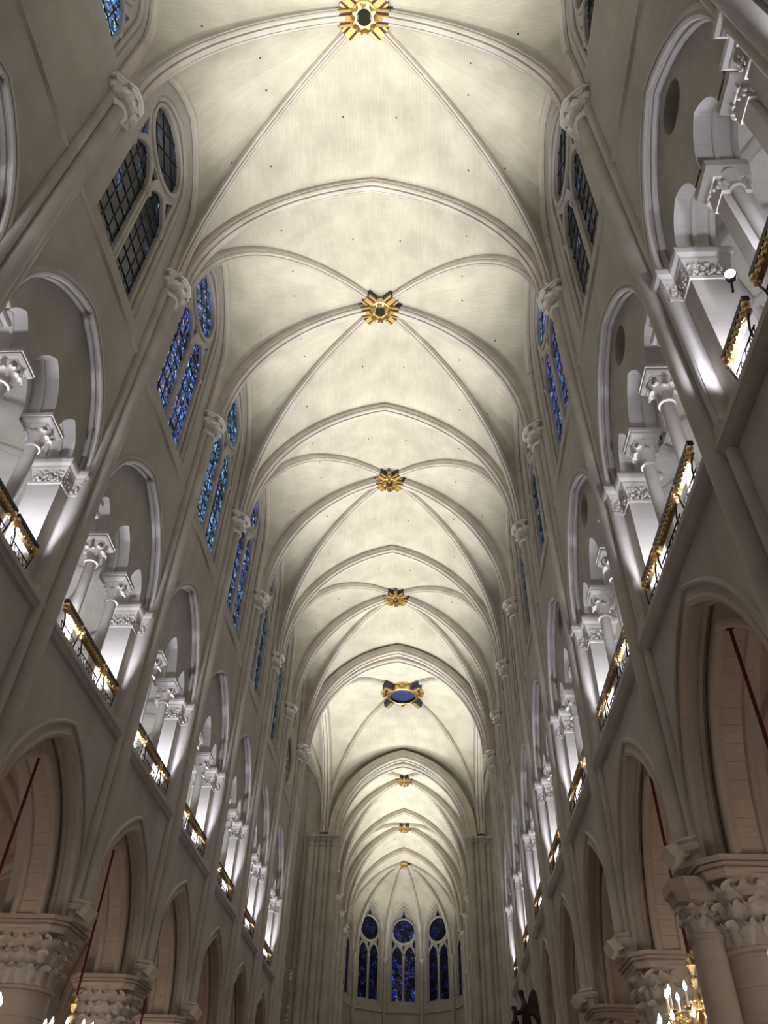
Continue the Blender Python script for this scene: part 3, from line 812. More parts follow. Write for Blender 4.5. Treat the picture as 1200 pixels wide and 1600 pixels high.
# arcade column ------------------------------------------------------
CR = 0.62
LEAF_LO = leaf_mesh(0.34, 0.30, 0, 2.4, M['carved'], 3, 8, 15); LEAF_UP = leaf_mesh(0.33, 0.29, 0, 2.6, M['carved'], 3, 8, 15); LEAF_TP = leaf_mesh(0.26, 0.30, 0, 2.5, M['carved'], 2, 8, 12); LEAF_CN = leaf_mesh(0.50, 0.34, 0, 2.7, M['carved'], 4, 8, 18)
mb = MB(); mb.prism(octo(0.95, 0.3), 0, 0.35); mb.lathe([(0.86, 0.35), (0.9, 0.45), (0.82, 0.56), (0.72, 0.6), (0.74, 0.68), (CR, 0.75)], 32); COL_BASE = mb.mesh('base', M['low'])
DRUMS = []
nz = 9
for k in range(nz):
    z0 = 0.75 + (5.02 - 0.75) * k / nz; z1 = 0.75 + (5.02 - 0.75) * (k + 1) / nz
    mb = MB(); mb.lathe([(CR - 0.012, z0), (CR, z0 + 0.014), (CR, z1 - 0.014), (CR - 0.012, z1)], 32); DRUMS.append(mb.mesh('drum', M['low']))
mb = MB(); mb.lathe([(CR, 5.0), (CR + 0.05, 5.03), (CR + 0.05, 5.08), (CR, 5.11), (CR, 5.25), (CR + 0.03, 5.5), (CR + 0.09, 5.75), (CR + 0.19, 5.98), (CR + 0.23, 6.08)], 32); COL_BELL = mb.mesh('bell', M['low'])
COL_ABA = stacked([(octo(r, r * .3), z) for r, z in ((0.80, 6.05), (0.82, 6.10), (0.86, 6.14), (0.86, 6.17), (0.83, 6.18), (0.83, 6.195), (0.90, 6.205), (0.90, 6.245), (0.87, 6.255), (0.87, 6.265), (0.93, 6.275), (0.93, 6.35))]).mesh('abacus', M['low'], 20)
mb = MB(); mb.tube([(0, 0, 0.75), (0, 0, 5.35)], 0.25, 16); ATT_SH = mb.mesh('attached_shaft', M['low'])
mb = MB(); mb.lathe([(0.25, 5.35), (0.28, 5.38), (0.28, 5.43), (0.25, 5.46), (0.27, 5.7), (0.36, 5.95)], 16); ATT_BELL = mb.mesh('small_capital', M['low'])
ATT_ABA = stacked([(octo(0.36, 0.16), 5.92), (octo(0.38, 0.16), 6.03), (octo(0.44, 0.18), 6.08), (octo(0.44, 0.18), 6.26)]).mesh('small_abacus', M['low'], 20)
LEAF_S = leaf_mesh(0.22, 0.17, 0, 2.6, M['carved'], 2, 4, 8)
ORD = ['first', 'second', 'third', 'fourth', 'fifth', 'sixth', 'seventh', 'eighth', 'ninth', 'tenth']
def arcade_column(sx, i, label, attached=False):
    t = thing('arcade_column', label, 'column', (sx * (6.78 if sx < 0 else 6.95), py(sx, i), 0), 0 if sx < 0 else pi, 'round columns of the nave arcade')
    t.scale = (1, 1, ZAS[sx] / 6.35)
    link('base', COL_BASE, t)
    for d in DRUMS: link('drum', d, t)
    link('abacus', COL_ABA, t)
    cap = link('capital', COL_BELL, t)
    for rad, z, n, ph, lm in ((CR - 0.01, 5.10, 16, .5, LEAF_LO), (CR + 0.02, 5.40, 16, 0, LEAF_UP), (CR + 0.09, 5.70, 16, .5, LEAF_TP)):
        for k in range(n):
            a = 2 * pi * (k + ph) / n
            link('leaf', lm, cap, loc=(rad * cos(a), rad * sin(a), z), rot=(0, 0, a + 0.25 * ((k * 7) % 3 - 1)))
    for k in range(4):
        a = pi / 4 + k * pi / 2
        link('leaf', LEAF_CN, cap, loc=((CR + 0.08) * cos(a), (CR + 0.08) * sin(a), 5.50), rot=(0, 0, a))
    if attached:
        e = link('attached_shaft', ATT_SH, t, loc=(0.84, 0, 0))
        link('small_abacus', ATT_ABA, t, loc=(0.86, 0, -0.1))
        c2 = link('small_capital', ATT_BELL, t, loc=(0.84, 0, -0.1))
        for k in range(9):
            a = -pi * .75 + 1.5 * pi * k / 8
            link('leaf', LEAF_S, c2, loc=(0.24 * cos(a), 0.24 * sin(a), 5.48), rot=(0, 0, a))
            link('leaf', LEAF_S, c2, loc=(0.27 * cos(a + .2), 0.27 * sin(a + .2), 5.66), rot=(0, 0, a + .2))
    return t
nL = 0
for i in range(4, 9):
    arcade_column(-1, i, 'round leafy-capital column on the left side, %s of them from the viewer' % ORD[nL]); nL += 1
nR = 0
for i in range(3, 9):
    arcade_column(1, i, ('round leafy-capital column with a slim shaft attached, nearest on the right side' if i == 3 else 'round leafy-capital column on the right side, %s of them from the viewer' % ORD[nR]), attached=(i == 3)); nR += 1
for sx, i in ((-1, 3), (1, 2)):
    arcade_column(sx, i, 'round arcade column just outside the %s edge of the picture' % ('left' if sx < 0 else 'right'))

# vault shafts -------------------------------------------------------
mb = MB(); mb.tube([(0.13, 0, 0.45), (0.13, 0, ZC - ZA - 0.75)], 0.20, 16); SH_C = mb.mesh('main_shaft', M['dress'])
def side_shaft(s):
    mb = MB(); mb.tube([(0.03, s * 0.31, 0.45), (0.03, s * 0.31, ZC - ZA - 0.75)], 0.13, 12); return mb.mesh('side_shaft', M['dress'])
SH_S = [side_shaft(-1), side_shaft(1)]
def tri_plan(k):   # half octagon against the wall
    return [(-0.02, -0.52 * k), (0.12 * k, -0.55 * k), (0.46 * k, -0.24 * k), (0.50 * k, 0.0), (0.46 * k, 0.24 * k), (0.12 * k, 0.55 * k), (-0.02, 0.52 * k)]
SH_BASE = stacked([(tri_plan(0.9), 0.0), (tri_plan(0.9), 0.18), (tri_plan(0.98), 0.22), (tri_plan(0.98), 0.30), (tri_plan(0.82), 0.36), (tri_plan(0.86), 0.41), (tri_plan(0.74), 0.47)]).mesh('base', M['dress'])
zt = ZC - ZA
SH_CAP = stacked([(tri_plan(0.72), zt - 0.82), (tri_plan(0.78), zt - 0.79), (tri_plan(0.78), zt - 0.74), (tri_plan(0.70), zt - 0.71), (tri_plan(0.76), zt - 0.5), (tri_plan(0.95), zt - 0.28), (tri_plan(1.05), zt - 0.22)]).mesh('capital', M['carved'])
SH_ABA = stacked([(tri_plan(1.0), zt - 0.24), (tri_plan(1.06), zt - 0.17), (tri_plan(1.20), zt - 0.12), (tri_plan(1.20), zt - 0.09), (tri_plan(1.30), zt - 0.07), (tri_plan(1.30), zt)]).mesh('abacus', M['dress'], 20)
SH_SPR = stacked([(tri_plan(0.80), zt - 0.02), (tri_plan(0.78), zt + 0.7), (tri_plan(0.6), zt + 1.3), (tri_plan(0.4), zt + 1.9)]).mesh('springer', M['dress'])
LEAF_V = leaf_mesh(0.40, 0.26, 0, 2.5, M['carved'], 2, 4, 8)
def wr_shaft(s):
    mb = MB(); mb.tube([(0.06, s * 0.45, zt), (0.06, s * 0.45, zt + 2.45)], 0.075, 8)
    mb.lathe([(0.08, zt + 2.45), (0.1, zt + 2.5), (0.09, zt + 2.55), (0.13, zt + 2.7), (0.15, zt + 2.75), (0.15, zt + 2.82)], 8, (0.06, s * 0.45, 0)); return mb.mesh('wall_rib_colonnette', M['dress'])
SH_W = [wr_shaft(-1), wr_shaft(1)]
def vault_shaft(sx, i, label):
    t = thing('vault_shaft', label, 'pier', (sx * W0, py(sx, i), ZAS[sx]), 0 if sx < 0 else pi, 'shaft bundles that carry the nave vault')
    t.scale = (1, 1, (ZC - ZAS[sx]) / (ZC - ZA))
    if sx > 0: t.location.x += 0.17; t.rotation_euler = (0, math.atan2(0.17, ZC - ZAS[sx]), pi)
    link('springer', SH_SPR, t)
    for nm, me in (('main_shaft', SH_C), ('side_shaft', SH_S[0]), ('side_shaft', SH_S[1]), ('base', SH_BASE), ('abacus', SH_ABA), ('wall_rib_colonnette', SH_W[0]), ('wall_rib_colonnette', SH_W[1])):
        link(nm, me, t)
    c = link('capital', SH_CAP, t)
    for x, y, a in ((0.36, 0, 0), (0.30, 0.26, 0.6), (0.30, -0.26, -0.6), (0.08, 0.40, 1.3), (0.08, -0.40, -1.3)):
        link('leaf', LEAF_V, c, loc=(x - 0.05, y, zt - 0.66), rot=(0, 0, a))
for sx, nm in ((-1, 'left'), (1, 'right')):
    for n, i in enumerate(range(1, 9)):
        vault_shaft(sx, i, 'tall stone shaft bundle with leafy capital on the %s wall, %s from the viewer' % (nm, ORD[n]))
    vault_shaft(sx, 9, 'tall stone shaft bundle at the crossing corner, %s side' % nm)

# pale cubes at the foot of the shafts ---------------------------------
mb = MB(); mb.box(-0.13, 0.13, -0.13, 0.13, -0.13, 0.13); CUBE = mb.mesh('cube_body', M['box'])
mb = MB(); mb.tube([(-0.25, 0.02, 0.0), (-0.12, 0, -0.02), (0, 0, 0.0)], 0.03, 6); ARM = mb.mesh('bracket', M['box'])
def cube_box(sx, i, label):
    t = thing('pale_cube_box', label, 'box', (sx * 5.62 + (0.17 if sx > 0 else 0), py(sx, i) - (0.42 if sx < 0 else 0.30), ZAS[sx] + 0.16), (0.35 if sx < 0 else pi - 0.35), 'cube boxes at the shaft feet')
    b = link('cube_body', CUBE, t, rot=(0.45, 0.35, 0.75)); link('bracket', ARM, t)
for sx, i0 in ((-1, 4), (1, 3)):
    for n, i in enumerate(range(i0, i0 + 5)):
        cube_box(sx, i, 'pale cube box above the %s arcade capital on the %s' % (ORD[n], 'left' if sx < 0 else 'right'))

# ------------------------------------------------------------------ gallery piers, columns, railings
def band_prof(plan, rings):
    mb = MB()
    def off(pl, e):
        out = []
        n = len(pl)
        for k in range(n):
            p0, p1, p2 = Vector(pl[k - 1]), Vector(pl[k]), Vector(pl[(k + 1) % n])
            e1 = (p1 - p0).normalized(); e2 = (p2 - p1).normalized()
            n1 = Vector((e1.y, -e1.x)); n2 = Vector((e2.y, -e2.x))
            out.append(p1 + (n1 + n2) / max(0.3, 1 + n1.dot(n2)) * e)
        return out
    mb.grid([[(p.x, p.y, z) for p in off(plan, e)] for e, z in rings], close_u=True, cap=True)
    return mb
GP = [(-0.97, -0.83), (-0.24, -0.83), (-0.24, -0.41), (-0.012, -0.41), (-0.012, 0.41), (-0.24, 0.41), (-0.24, 0.83), (-0.97, 0.83)]
mb = MB(); mb.prism(GP, 0.0, 2.86); GP_BODY = mb.mesh('pier_body', M['dress'])
GP_BASE = band_prof(GP, [(0.05, 0), (0.05, 0.22), (0.02, 0.3), (0, 0.34)]).mesh('plinth', M['dress'], 20)
GP_CAP = band_prof(GP, [(0.03, 2.80), (0.035, 2.86), (0.0, 2.88), (0.0, 3.0), (0.05, 3.22), (0.07, 3.26)]).mesh('capital_band', M['carved'], 20)
GP_ABA = band_prof(GP, [(0.06, 3.24), (0.08, 3.31), (0.13, 3.36), (0.15, 3.42), (0.15, 3.46), (0.11, 3.55)]).mesh('abacus', M['dress'], 20)
mb = MB()
rnd = random.Random(3)
def lump(mb, x, y, z, r):
    rows = []
    for j in range(4):
        a = -pi / 2 + pi * (j + .5) / 4
        rows.append([(x + r * cos(a) * cos(2 * pi * k / 6), y + r * cos(a) * sin(2 * pi * k / 6), z + r * 1.1 * sin(a)) for k in range(6)])
    mb.grid(rows, close_u=True, cap=True)
for (xa, ya_, xb, yb_) in ((-0.9, -0.85, -0.26, -0.85), (-0.26, -0.43, 0.0, -0.43), (0.01, -0.4, 0.01, 0.4), (-0.26, 0.43, 0.0, 0.43), (-0.9, 0.85, -0.26, 0.85), (-0.22, -0.8, -0.22, -0.46), (-0.22, 0.46, -0.22, 0.8)):
    L_ = hypot(xb - xa, yb_ - ya_); n = max(3, int(L_ / 0.075))
    for k in range(n):
        for zz in (2.92, 2.99, 3.07, 3.15):
            t = (k + rnd.random() * 0.8) / n
            lump(mb, xa + (xb - xa) * t, ya_ + (yb_ - ya_) * t, zz + rnd.uniform(-.03, .03), rnd.uniform(0.03, 0.05))
GP_LEAF = mb.mesh('leaf_frieze', M['carved'])
def gallery_pier(sx, i, label):
    t = thing('gallery_pier', label, 'pier', (sx * W0, py(sx, i), zg(sx, i - 1)), 0 if sx < 0 else pi, 'stepped piers of the gallery')
    t.scale = (1, 1, (ZT - zg(sx, i - 1)) / 3.55)
    for nm, me in (('pier_body', GP_BODY), ('plinth', GP_BASE), ('capital_band', GP_CAP), ('abacus', GP_ABA)): link(nm, me, t)
    link('leaf_frieze', GP_LEAF, t, kind='stuff')
for sx, nm in ((-1, 'left'), (1, 'right')):
    for n, i in enumerate(range(1, 10)):
        gallery_pier(sx, i, 'white-lit stepped gallery pier with leaf frieze, %s gallery, %s from the viewer' % (nm, ORD[n]))

GR = 0.135
mb = MB(); mb.box(-0.22, 0.22, -0.22, 0.22, 0, 0.12); mb.lathe([(0.2, 0.12), (0.22, 0.17), (0.19, 0.22), (0.16, 0.25), (0.165, 0.28), (GR, 0.31)], 16); GC_BASE = mb.mesh('base', M['dress'])
mb = MB(); mb.lathe([(GR, 0.3), (GR, 2.78)], 18); GC_SH = mb.mesh('shaft', M['dress'])
mb = MB(); mb.lathe([(GR, 2.76), (GR + 0.04, 2.78), (GR + 0.04, 2.83), (GR, 2.85), (GR + 0.01, 2.95), (GR + 0.06, 3.12), (GR + 0.13, 3.26), (GR + 0.14, 3.3)], 18); GC_BELL = mb.mesh('capital', M['carved'])
sq = lambda r: [(r, -r), (r, r), (-r, r), (-r, -r)]
GC_ABA = stacked([(sq(0.24), 3.28), (sq(0.26), 3.33), (sq(0.30), 3.37), (sq(0.32), 3.41), (sq(0.32), 3.46), (sq(0.34), 3.47), (sq(0.34), 3.55)]).mesh('abacus', M['dress'], 20)
LEAF_G = leaf_mesh(0.30, 0.14, 0, 2.7, M['carved'], 2, 4, 8)
def gallery_column(sx, i, s, label):
    t = thing('gallery_column', label, 'column', (sx * 6.56, BAYS[(sx, i)] + s, zg(sx, i)), 0, 'slender gallery columns')
    t.scale = (1, 1, (ZT - zg(sx, i)) / 3.55)
    for nm, me in (('base', GC_BASE), ('shaft', GC_SH), ('abacus', GC_ABA)): link(nm, me, t)
    c = link('capital', GC_BELL, t)
    for k in range(8):
        a = pi / 4 * k
        big = k % 2
        link('leaf', LEAF_G, c, loc=((GR - .01 + .03 * big) * cos(a), (GR - .01 + .03 * big) * sin(a), 2.86 + 0.06 * big), rot=(0, 0, a))
mb = MB(); mb.prism([(-0.34, -0.2), (0.3, -0.2), (0.3, 0.2), (-0.34, 0.2)], 0, 2.86); SP_BODY = mb.mesh('pillar_core', M['dress'])
SP_ABA = stacked([([(0.36, -.34), (.36, .34), (-.44, .34), (-.44, -.34)], 3.2), ([(0.40, -.38), (.40, .38), (-.44, .38), (-.44, -.38)], 3.3), ([(0.46, -.44), (.46, .44), (-.46, .44), (-.46, -.44)], 3.4), ([(0.46, -.44), (.46, .44), (-.46, .44), (-.46, -.44)], 3.55)]).mesh('abacus', M['dress'], 20)
def pc(s):
    mb = MB(); mb.tube([(0.0, s * 0.27, 0.0), (0.0, s * 0.27, 2.86)], 0.13, 12); mb.lathe([(0.13, 2.84), (0.17, 2.87), (0.17, 2.92), (0.13, 2.94), (0.16, 3.1), (0.22, 3.25)], 12, (0, s * .27, 0)); return mb.mesh('colonnette', M['dress'])
PCOL = [pc(-1), pc(1)]
mb = MB()
for k in range(40):
    a = rnd.uniform(0, 2 * pi); lump(mb, 0.36 * max(-1, min(1, 1.4 * cos(a))), 0.30 * max(-1, min(1, 1.4 * sin(a))), rnd.uniform(2.95, 3.2), rnd.uniform(.04, .06))
SP_LEAF = mb.mesh('leaf_frieze', M['carved'])
mb = MB(); mb.prism([(-0.32, -0.28), (0.32, -0.28), (0.32, 0.28), (-0.32, 0.28)], 2.86, 3.22); SP_CAP = mb.mesh('capital_block', M['carved'])
def gallery_pillar(sx, i, s, label):
    t = thing('gallery_pillar', label, 'pillar', (sx * 6.70, BAYS[(sx, i)] + s, zg(sx, i)), 0 if sx < 0 else pi, 'square gallery pillars')
    t.scale = (0.74, 0.68, (ZT - zg(sx, i)) / 3.55)
    for nm, me in (('pillar_core', SP_BODY), ('abacus', SP_ABA), ('colonnette', PCOL[0]), ('colonnette', PCOL[1]), ('capital_block', SP_CAP)): link(nm, me, t)
    link('leaf_frieze', SP_LEAF, t, kind='stuff')
for sx, nm in ((-1, 'left'), (1, 'right')):
    for n, i in enumerate(range(1, 9)):
        for s, w in ((-0.84, 'nearer'), (0.84, 'farther')):
            if (sx, i) in COFF: s = COFF[(sx, i)][0] + (-1 if s < 0 else 1) * COFF[(sx, i)][1]
            if sx > 0 and i == 1:
                gallery_pillar(sx, i, s, '%s square gallery pillar with side colonnettes at the upper right' % w)
            else:
                gallery_column(sx, i, s, 'slim white-lit gallery column, %s opening from the viewer in %s gallery, %s of its pair' % (ORD[n], nm, w))

# railings
def rail_parts(L):
    h = L / 2; P = []
    mb = MB(); mb.box(-0.05, 0.05, -h, h, 0.72, 0.80); P.append(('handrail', mb.mesh('handrail', M['iron']), None))
    mb = MB()
    prof = [(-0.025, 0.56), (0.045, 0.58), (0.06, 0.64), (0.045, 0.70), (-0.025, 0.715)]
    mb.grid([[(x, y, z) for x, z in prof] for y in (-h + .06, h - .06)], close_u=True, cap=True)
    n = int(L / 0.07)
    for k in range(n): lump(mb, 0.05, -h + 0.1 + (L - 0.2) * k / (n - 1), 0.64 + 0.025 * (-1) ** k, 0.032)
    P.append(('gilt_band', mb.mesh('gilt_band', M['railgilt']), None))
    for s in (-1, 1):
        mb = MB(); mb.lathe([(0.02, -.1), (0.06, -.06), (0.04, -0.01), (0.07, .03), (0.05, .09), (0.01, .12)], 8, (0.02, s * (h - .05), 0.63)); P.append(('rail_end', mb.mesh('rail_end', M['bronze']), None))
        mb = MB(); mb.tube([(0.02, s * (h - .05), 0.56), (0.05, s * (h - .09), 0.46), (0.06, s * (h - .14), 0.34), (0.05, s * (h - .16), 0.2), (0.0, s * (h - .16), 0.0)], 0.018, 6); P.append(('bracket', mb.mesh('bracket', M['iron']), None))
    mb = MB()
    mb.tube([(0, -h + .1, 0.38), (0, h - .1, 0.38)], 0.012, 5); mb.tube([(0, -h + .1, 0.05), (0, h - .1, 0.05)], 0.012, 5)
    n = int(L / 0.22)
    for k in range(n):
        y0 = -h + .12 + (L - .24) * k / n; y1 = -h + .12 + (L - .24) * (k + 1) / n; ym = (y0 + y1) / 2
        mb.tube([(0, y0, .05), (0, y1, .38)], 0.009, 4); mb.tube([(0, y1, .05), (0, y0, .38)], 0.009, 4)
        mb.tube([(0, ym + .06 * cos(q), .215 + .06 * sin(q)) for q in [2 * pi * z / 8 for z in range(9)]], 0.009, 4)
    P.append(('iron_scrollwork', mb.mesh('iron_scrollwork', M['iron']), 'stuff'))
    return P
RAIL_S, RAIL_M = rail_parts(1.02), rail_parts(1.58)
for sx, nm in ((-1, 'left'), (1, 'right')):
    for n, i in enumerate(range(1, 9)):
        for s, parts, w in (((-1.38, RAIL_S, 'near'), (0, RAIL_M, 'middle'), (1.38, RAIL_S, 'far')) if (sx, i) not in COFF else ((-1.75, RAIL_S, 'near'), (-.42, RAIL_S, 'middle'), (0.92, RAIL_S, 'far'))):
            t = thing('gallery_railing', 'gilded gallery railing, %s length of the %s %s-hand opening from the viewer' % (w, ORD[n], nm), 'railing', (sx * 6.22, BAYS[(sx, i)] + s, zg(sx, i)), 0 if sx < 0 else pi, 'gilded railings of the galleries')
            t.scale = (1, 1, 1.22 if sx < 0 else 1.30)
            for pn, me, kd in parts: link(pn, me, t, kind=kd)

# small floodlight seen inside the right gallery
t = thing('gallery_spotlight', 'small lit spotlight clamped beside the right gallery pier capital', 'spotlight', (6.9, 7.0, 13.32))
mb = MB(); mb.lathe([(0.05, -0.12), (0.08, -0.1), (0.09, 0.02), (0.10, 0.05)], 14); o = mb.build('housing', M['iron'], t); o.rotation_euler = (1.9, 0, -0.5)
mb = MB(); mb.lathe([(0.001, 0.055), (0.085, 0.05), (0.085, 0.045), (0.001, 0.045)], 14); o = mb.build('lens', M['lens'], t); o.rotation_euler = (1.9, 0, -0.5)
mb = MB(); mb.tube([(0, 0.05, -0.1), (0.02, 0.15, -0.25), (0.02, 0.3, -0.2)], 0.02, 6); mb.build('clamp_arm', M['iron'], t)

# ------------------------------------------------------------------ keystones
def petal(mat, L=0.26, w=0.2):
    return leaf_mesh(L, w, 0, 2.2, mat, 2, 4, 8)
PETAL = petal(M['gold'])
mb = MB(); mb.lathe([(0.15, 0.16), (0.15, 0.0), (0.2, -0.07), (0.28, -0.08), (0.36, -0.04), (0.38, 0.05), (0.36, 0.3)], 24); BOSS_RING = mb.mesh('gilt_ring', M['gold'])
mb = MB(); mb.lathe([(0.001, -0.06), (0.16, -0.055), (0.16, 0.05)], 16); BOSS_HOLE = mb.mesh('dark_bore', M['hole'])
def keystone(pos, dirs, label, scale=1.0, wide=(0, 3), knobs=False):
    t = thing('keystone', label, 'keystone', pos, 0, 'gilded keystones of the nave vault')
    t.scale = (scale,) * 3
    link('gilt_ring', BOSS_RING, t).scale = (1.28, 1.28, 1); link('dark_bore', BOSS_HOLE, t).scale = (1.28, 1.28, 1)
    for k in range(8):
        a = 2 * pi * k / 8
        link('leaf', PETAL, t, loc=(0.28 * cos(a), 0.28 * sin(a), -0.04), rot=(0, pi - 0.9, a)).scale = (1.15, 1.15, 1.0)
    for k, (dx, dy, dz) in enumerate(dirs):
        d = Vector((dx, dy, dz)).normalized(); s = Vector((-d.y, d.x, 0)).normalized(); u = s.cross(d)
        if u.z < 0: u = -u
        lat = abs(dz) > 0.2
        w = 0.24 if lat else 0.165
        bb = 0.06 if lat else 0.11
        r0, r1 = 0.40, 0.84
        def bar(nm, a, b, lo, hi, mat):
            mb = MB(); vs_ = []
            for r in (r0, r1):
                for ss, uu in ((a, lo), (b, lo), (b, hi), (a, hi)): vs_.append(mb.add(d * r + s * ss + u * uu))
            for q in ((0, 1, 2, 3), (4, 5, 6, 7), (0, 1, 5, 4), (1, 2, 6, 5), (2, 3, 7, 6), (3, 0, 4, 7)): mb.f.append([vs_[z] for z in q])
            mb.build(nm, mat, t)
        bar('painted_collar', -w - .012, w + .012, bb + 0.10, 0.52, M['navy'])
        bar('gilt_stripe', -w * .38, w * .38, bb - 0.05, bb + 0.08, M['giltpaint'])
        for q in (-1, 1):
            a, b = sorted((q * w * .38, q * w * .72)); bar('red_stripe', a, b, bb - 0.02, bb + 0.09, M['red'])
            a, b = sorted((q * w * .72, q * w * 1.04)); bar('gilt_stripe', a, b, bb - 0.01, bb + 0.11, M['giltpaint'])
    if knobs:
        for q in (-1, 1):
            mb = MB(); lump(mb, 0, q * 0.52, 0.05, 0.16); lump(mb, 0, q * 0.62, 0.14, 0.2); mb.build('carved_knob', M['bronze'], t)
    return t
for n, (k, bs) in enumerate(zip((1, 3, 5, 7), bosses)):
    dirs = []
    for dx, dy in ((1, 0.03), (-1, -0.03)):
        dirs.append((dx, dy, -0.34))
    for Y in (PY[k], PY[k + 2]):
        for sx in (-1, 1):
            dirs.append((sx * SP, Y + sx * DY - bs.y, -0.3))
    keystone(bs + Vector((0, 0, -0.46)), dirs, 'gilded leafy keystone of the %s nave vault from the viewer' % ORD[n], 1.0 if n < 2 else 0.9, knobs=(n >= 2))
# crossing medallion
t = thing('crossing_medallion', 'large round blue medallion with gold rim over the crossing', 'medallion', (0.12, 52.3, 31.0))
mb = MB(); mb.sweep([(1.0 * cos(a), 1.0 * sin(a), 0) for a in [2 * pi * k / 40 for k in range(41)]], (0, 0, 1), [(-0.12, -0.05), (-0.14, 0.03), (-0.05, 0.05), (-0.03, 0.1), (-0.08, 0.17), (0.02, 0.22), (0.3, 0.18), (0.3, -0.1)]); mb.build('gilt_rim', M['gold'], t)
mb = MB(); mb.lathe([(0.001, 0.35), (0.5, 0.33), (0.98, 0.1)], 36); mb.build('blue_dish', M['blue'], t)
mb = MB(); mb.lathe([(0.16, 0.27), (0.17, 0.22), (0.2, 0.27)], 16); mb.build('centre_ring', M['giltpaint'], t)
mb = MB()
for k in range(8):
    a = 2 * pi * k / 8 + .2
    mb.lathe([(0.001, 0.0), (0.035, 0.01), (0.001, 0.03)], 6, (0.55 * cos(a), 0.55 * sin(a), 0.29))
mb.build('gilt_stars', M['giltpaint'], t, kind='stuff')
for a in (pi / 2, -pi / 2, 0.0, pi):
    c = MB()
    for dx, dz, r in ((0, 0.12, .2), (-.17, .08, .13), (.17, .08, .13), (0, -.05, .13), (-.12, .25, .1), (.12, .25, .1)): lump(c, 0.0 + .05, dx, dz, r)
    o = c.build('gilt_cartouche', M['gold'], t); o.scale = (1.35,) * 3; o.location = (1.32 * cos(a), 1.32 * sin(a), 0.1); o.rotation_euler = (0, 0, a)
for sx in (-1, 1):
    for sy in (-1, 1):
        d = Vector((sx * 5.85, sy * 6.8, -1.6)).normalized(); s = Vector((-d.y, d.x, 0)).normalized(); u = s.cross(d)
        if u.z < 0: u = -u
        for nm, w, lo, hi, mt in (('painted_collar', 0.22, 0.08, 0.5, M['navy']), ('gilt_stripe', 0.1, 0.0, 0.1, M['giltpaint'])):
            mb = MB(); vs_ = []
            for r in (1.25, 1.95):
                for ss, uu in ((-w, lo), (w, lo), (w, hi), (-w, hi)): vs_.append(mb.add(d * r + s * ss + u * (uu + 0.1)))
            for q in ((0, 1, 2, 3), (4, 5, 6, 7), (0, 1, 5, 4), (1, 2, 6, 5), (2, 3, 7, 6), (3, 0, 4, 7)): mb.f.append([vs_[z] for z in q])
            mb.build(nm, mt, t)

# ------------------------------------------------------------------ crossing piers
def shaft_cluster(name, pts, z0, z1, capz, label, xf=None, core=None):
    t = thing(name, label, 'pier', (0, 0, 0), 0, 'clustered crossing piers')
    if core:
        mb = MB(); mb.box(*core, z0, z1); mb.build('pier_core', M['wall_y'], t, xf=xf)
    for x, y, r in pts:
        mb = MB(); mb.tube([(x, y, z0), (x, y, capz - 0.75)], r, 14); mb.build('shaft', M['dress'], t, xf=xf)
        mb = MB(); mb.lathe([(r, -0.8), (r + .04, -.77), (r + .04, -.72), (r, -.7), (r + .02, -.5), (r + .1, -.25), (r + .13, -.2), (r + .18, -.14), (r + .18, 0)], 10, (x, y, capz)); 
        for k in range(8):
            a = 2 * pi * k / 8; lump(mb, x + (r + .08) * cos(a), y + (r + .08) * sin(a), capz - .36, .07)
        mb.build('capital', M['carved'], t, xf=xf)
    return t
for sx, nm in ((-1, 'left'), (1, 'right')):
    o = sx * DY
    pts = [(sx * 5.95, 46.0 + o, 0.2), (sx * 6.0, 46.45 + o, 0.26), (sx * 6.1, 46.95 + o * .5, 0.2), (sx * 6.55, 47.15, 0.22), (sx * 7.0, 47.1, 0.2)]
    core = (min(sx * 6.12, sx * 7.6), max(sx * 6.12, sx * 7.6), 46.25 + o, 47.0 + o * .4)
    shaft_cluster('crossing_pier', pts, 0, 23.2, 23.2, 'clustered pier at the near %s corner of the crossing' % nm, core=core)
    pts = [(sx * (5.05 + 0.42 * k), 58.72 + 0.03 * (k % 2), 0.2 if k % 2 else 0.26) for k in range(5)] + [(sx * 5.0, 59.15 + .38 * k, 0.2) for k in range(3)]
    core = (min(sx * 5.15, sx * 7.3), max(sx * 5.15, sx * 7.3), 58.9, 60.3)
    shaft_cluster('crossing_pier', pts, 0, 22.9, 22.9, 'clustered pier at the far %s corner of the crossing' % nm, core=core)
    # wall of the crossing bay against the gallery end
    mb = MB(); X0, X1 = sorted((sx * 7.0, sx * 13.3)); mb.box(X0, X1, 45.25, 45.35, 0, 20); mb.build('wall_gallery_end', M['wall_y'], kind='structure')
    mb = MB(); mb.poly([(sx * 6.15, CY0, ZC), (sx * 7.2, CY0, ZC), (sx * 7.2, CY0, 32), (sx * 6.15, CY0, 32)]); mb.build('wall_gallery_end', M['wall_y'], kind='structure')
    # beam of the transept arch
    pth = curve_to((sx * 5.9, CY0, ZC), (sx * 5.9, (CY0 + CY1) / 2, ZTR - .25)); p2 = curve_to((sx * 5.9, CY1, ZC), (sx * 5.9, (CY0 + CY1) / 2, ZTR - .25))
    for q in (pth, p2):
        r_ = rib('trim_6', q, RIB_T, None, M['rib'], None, 1.4); r_['kind'] = 'structure'

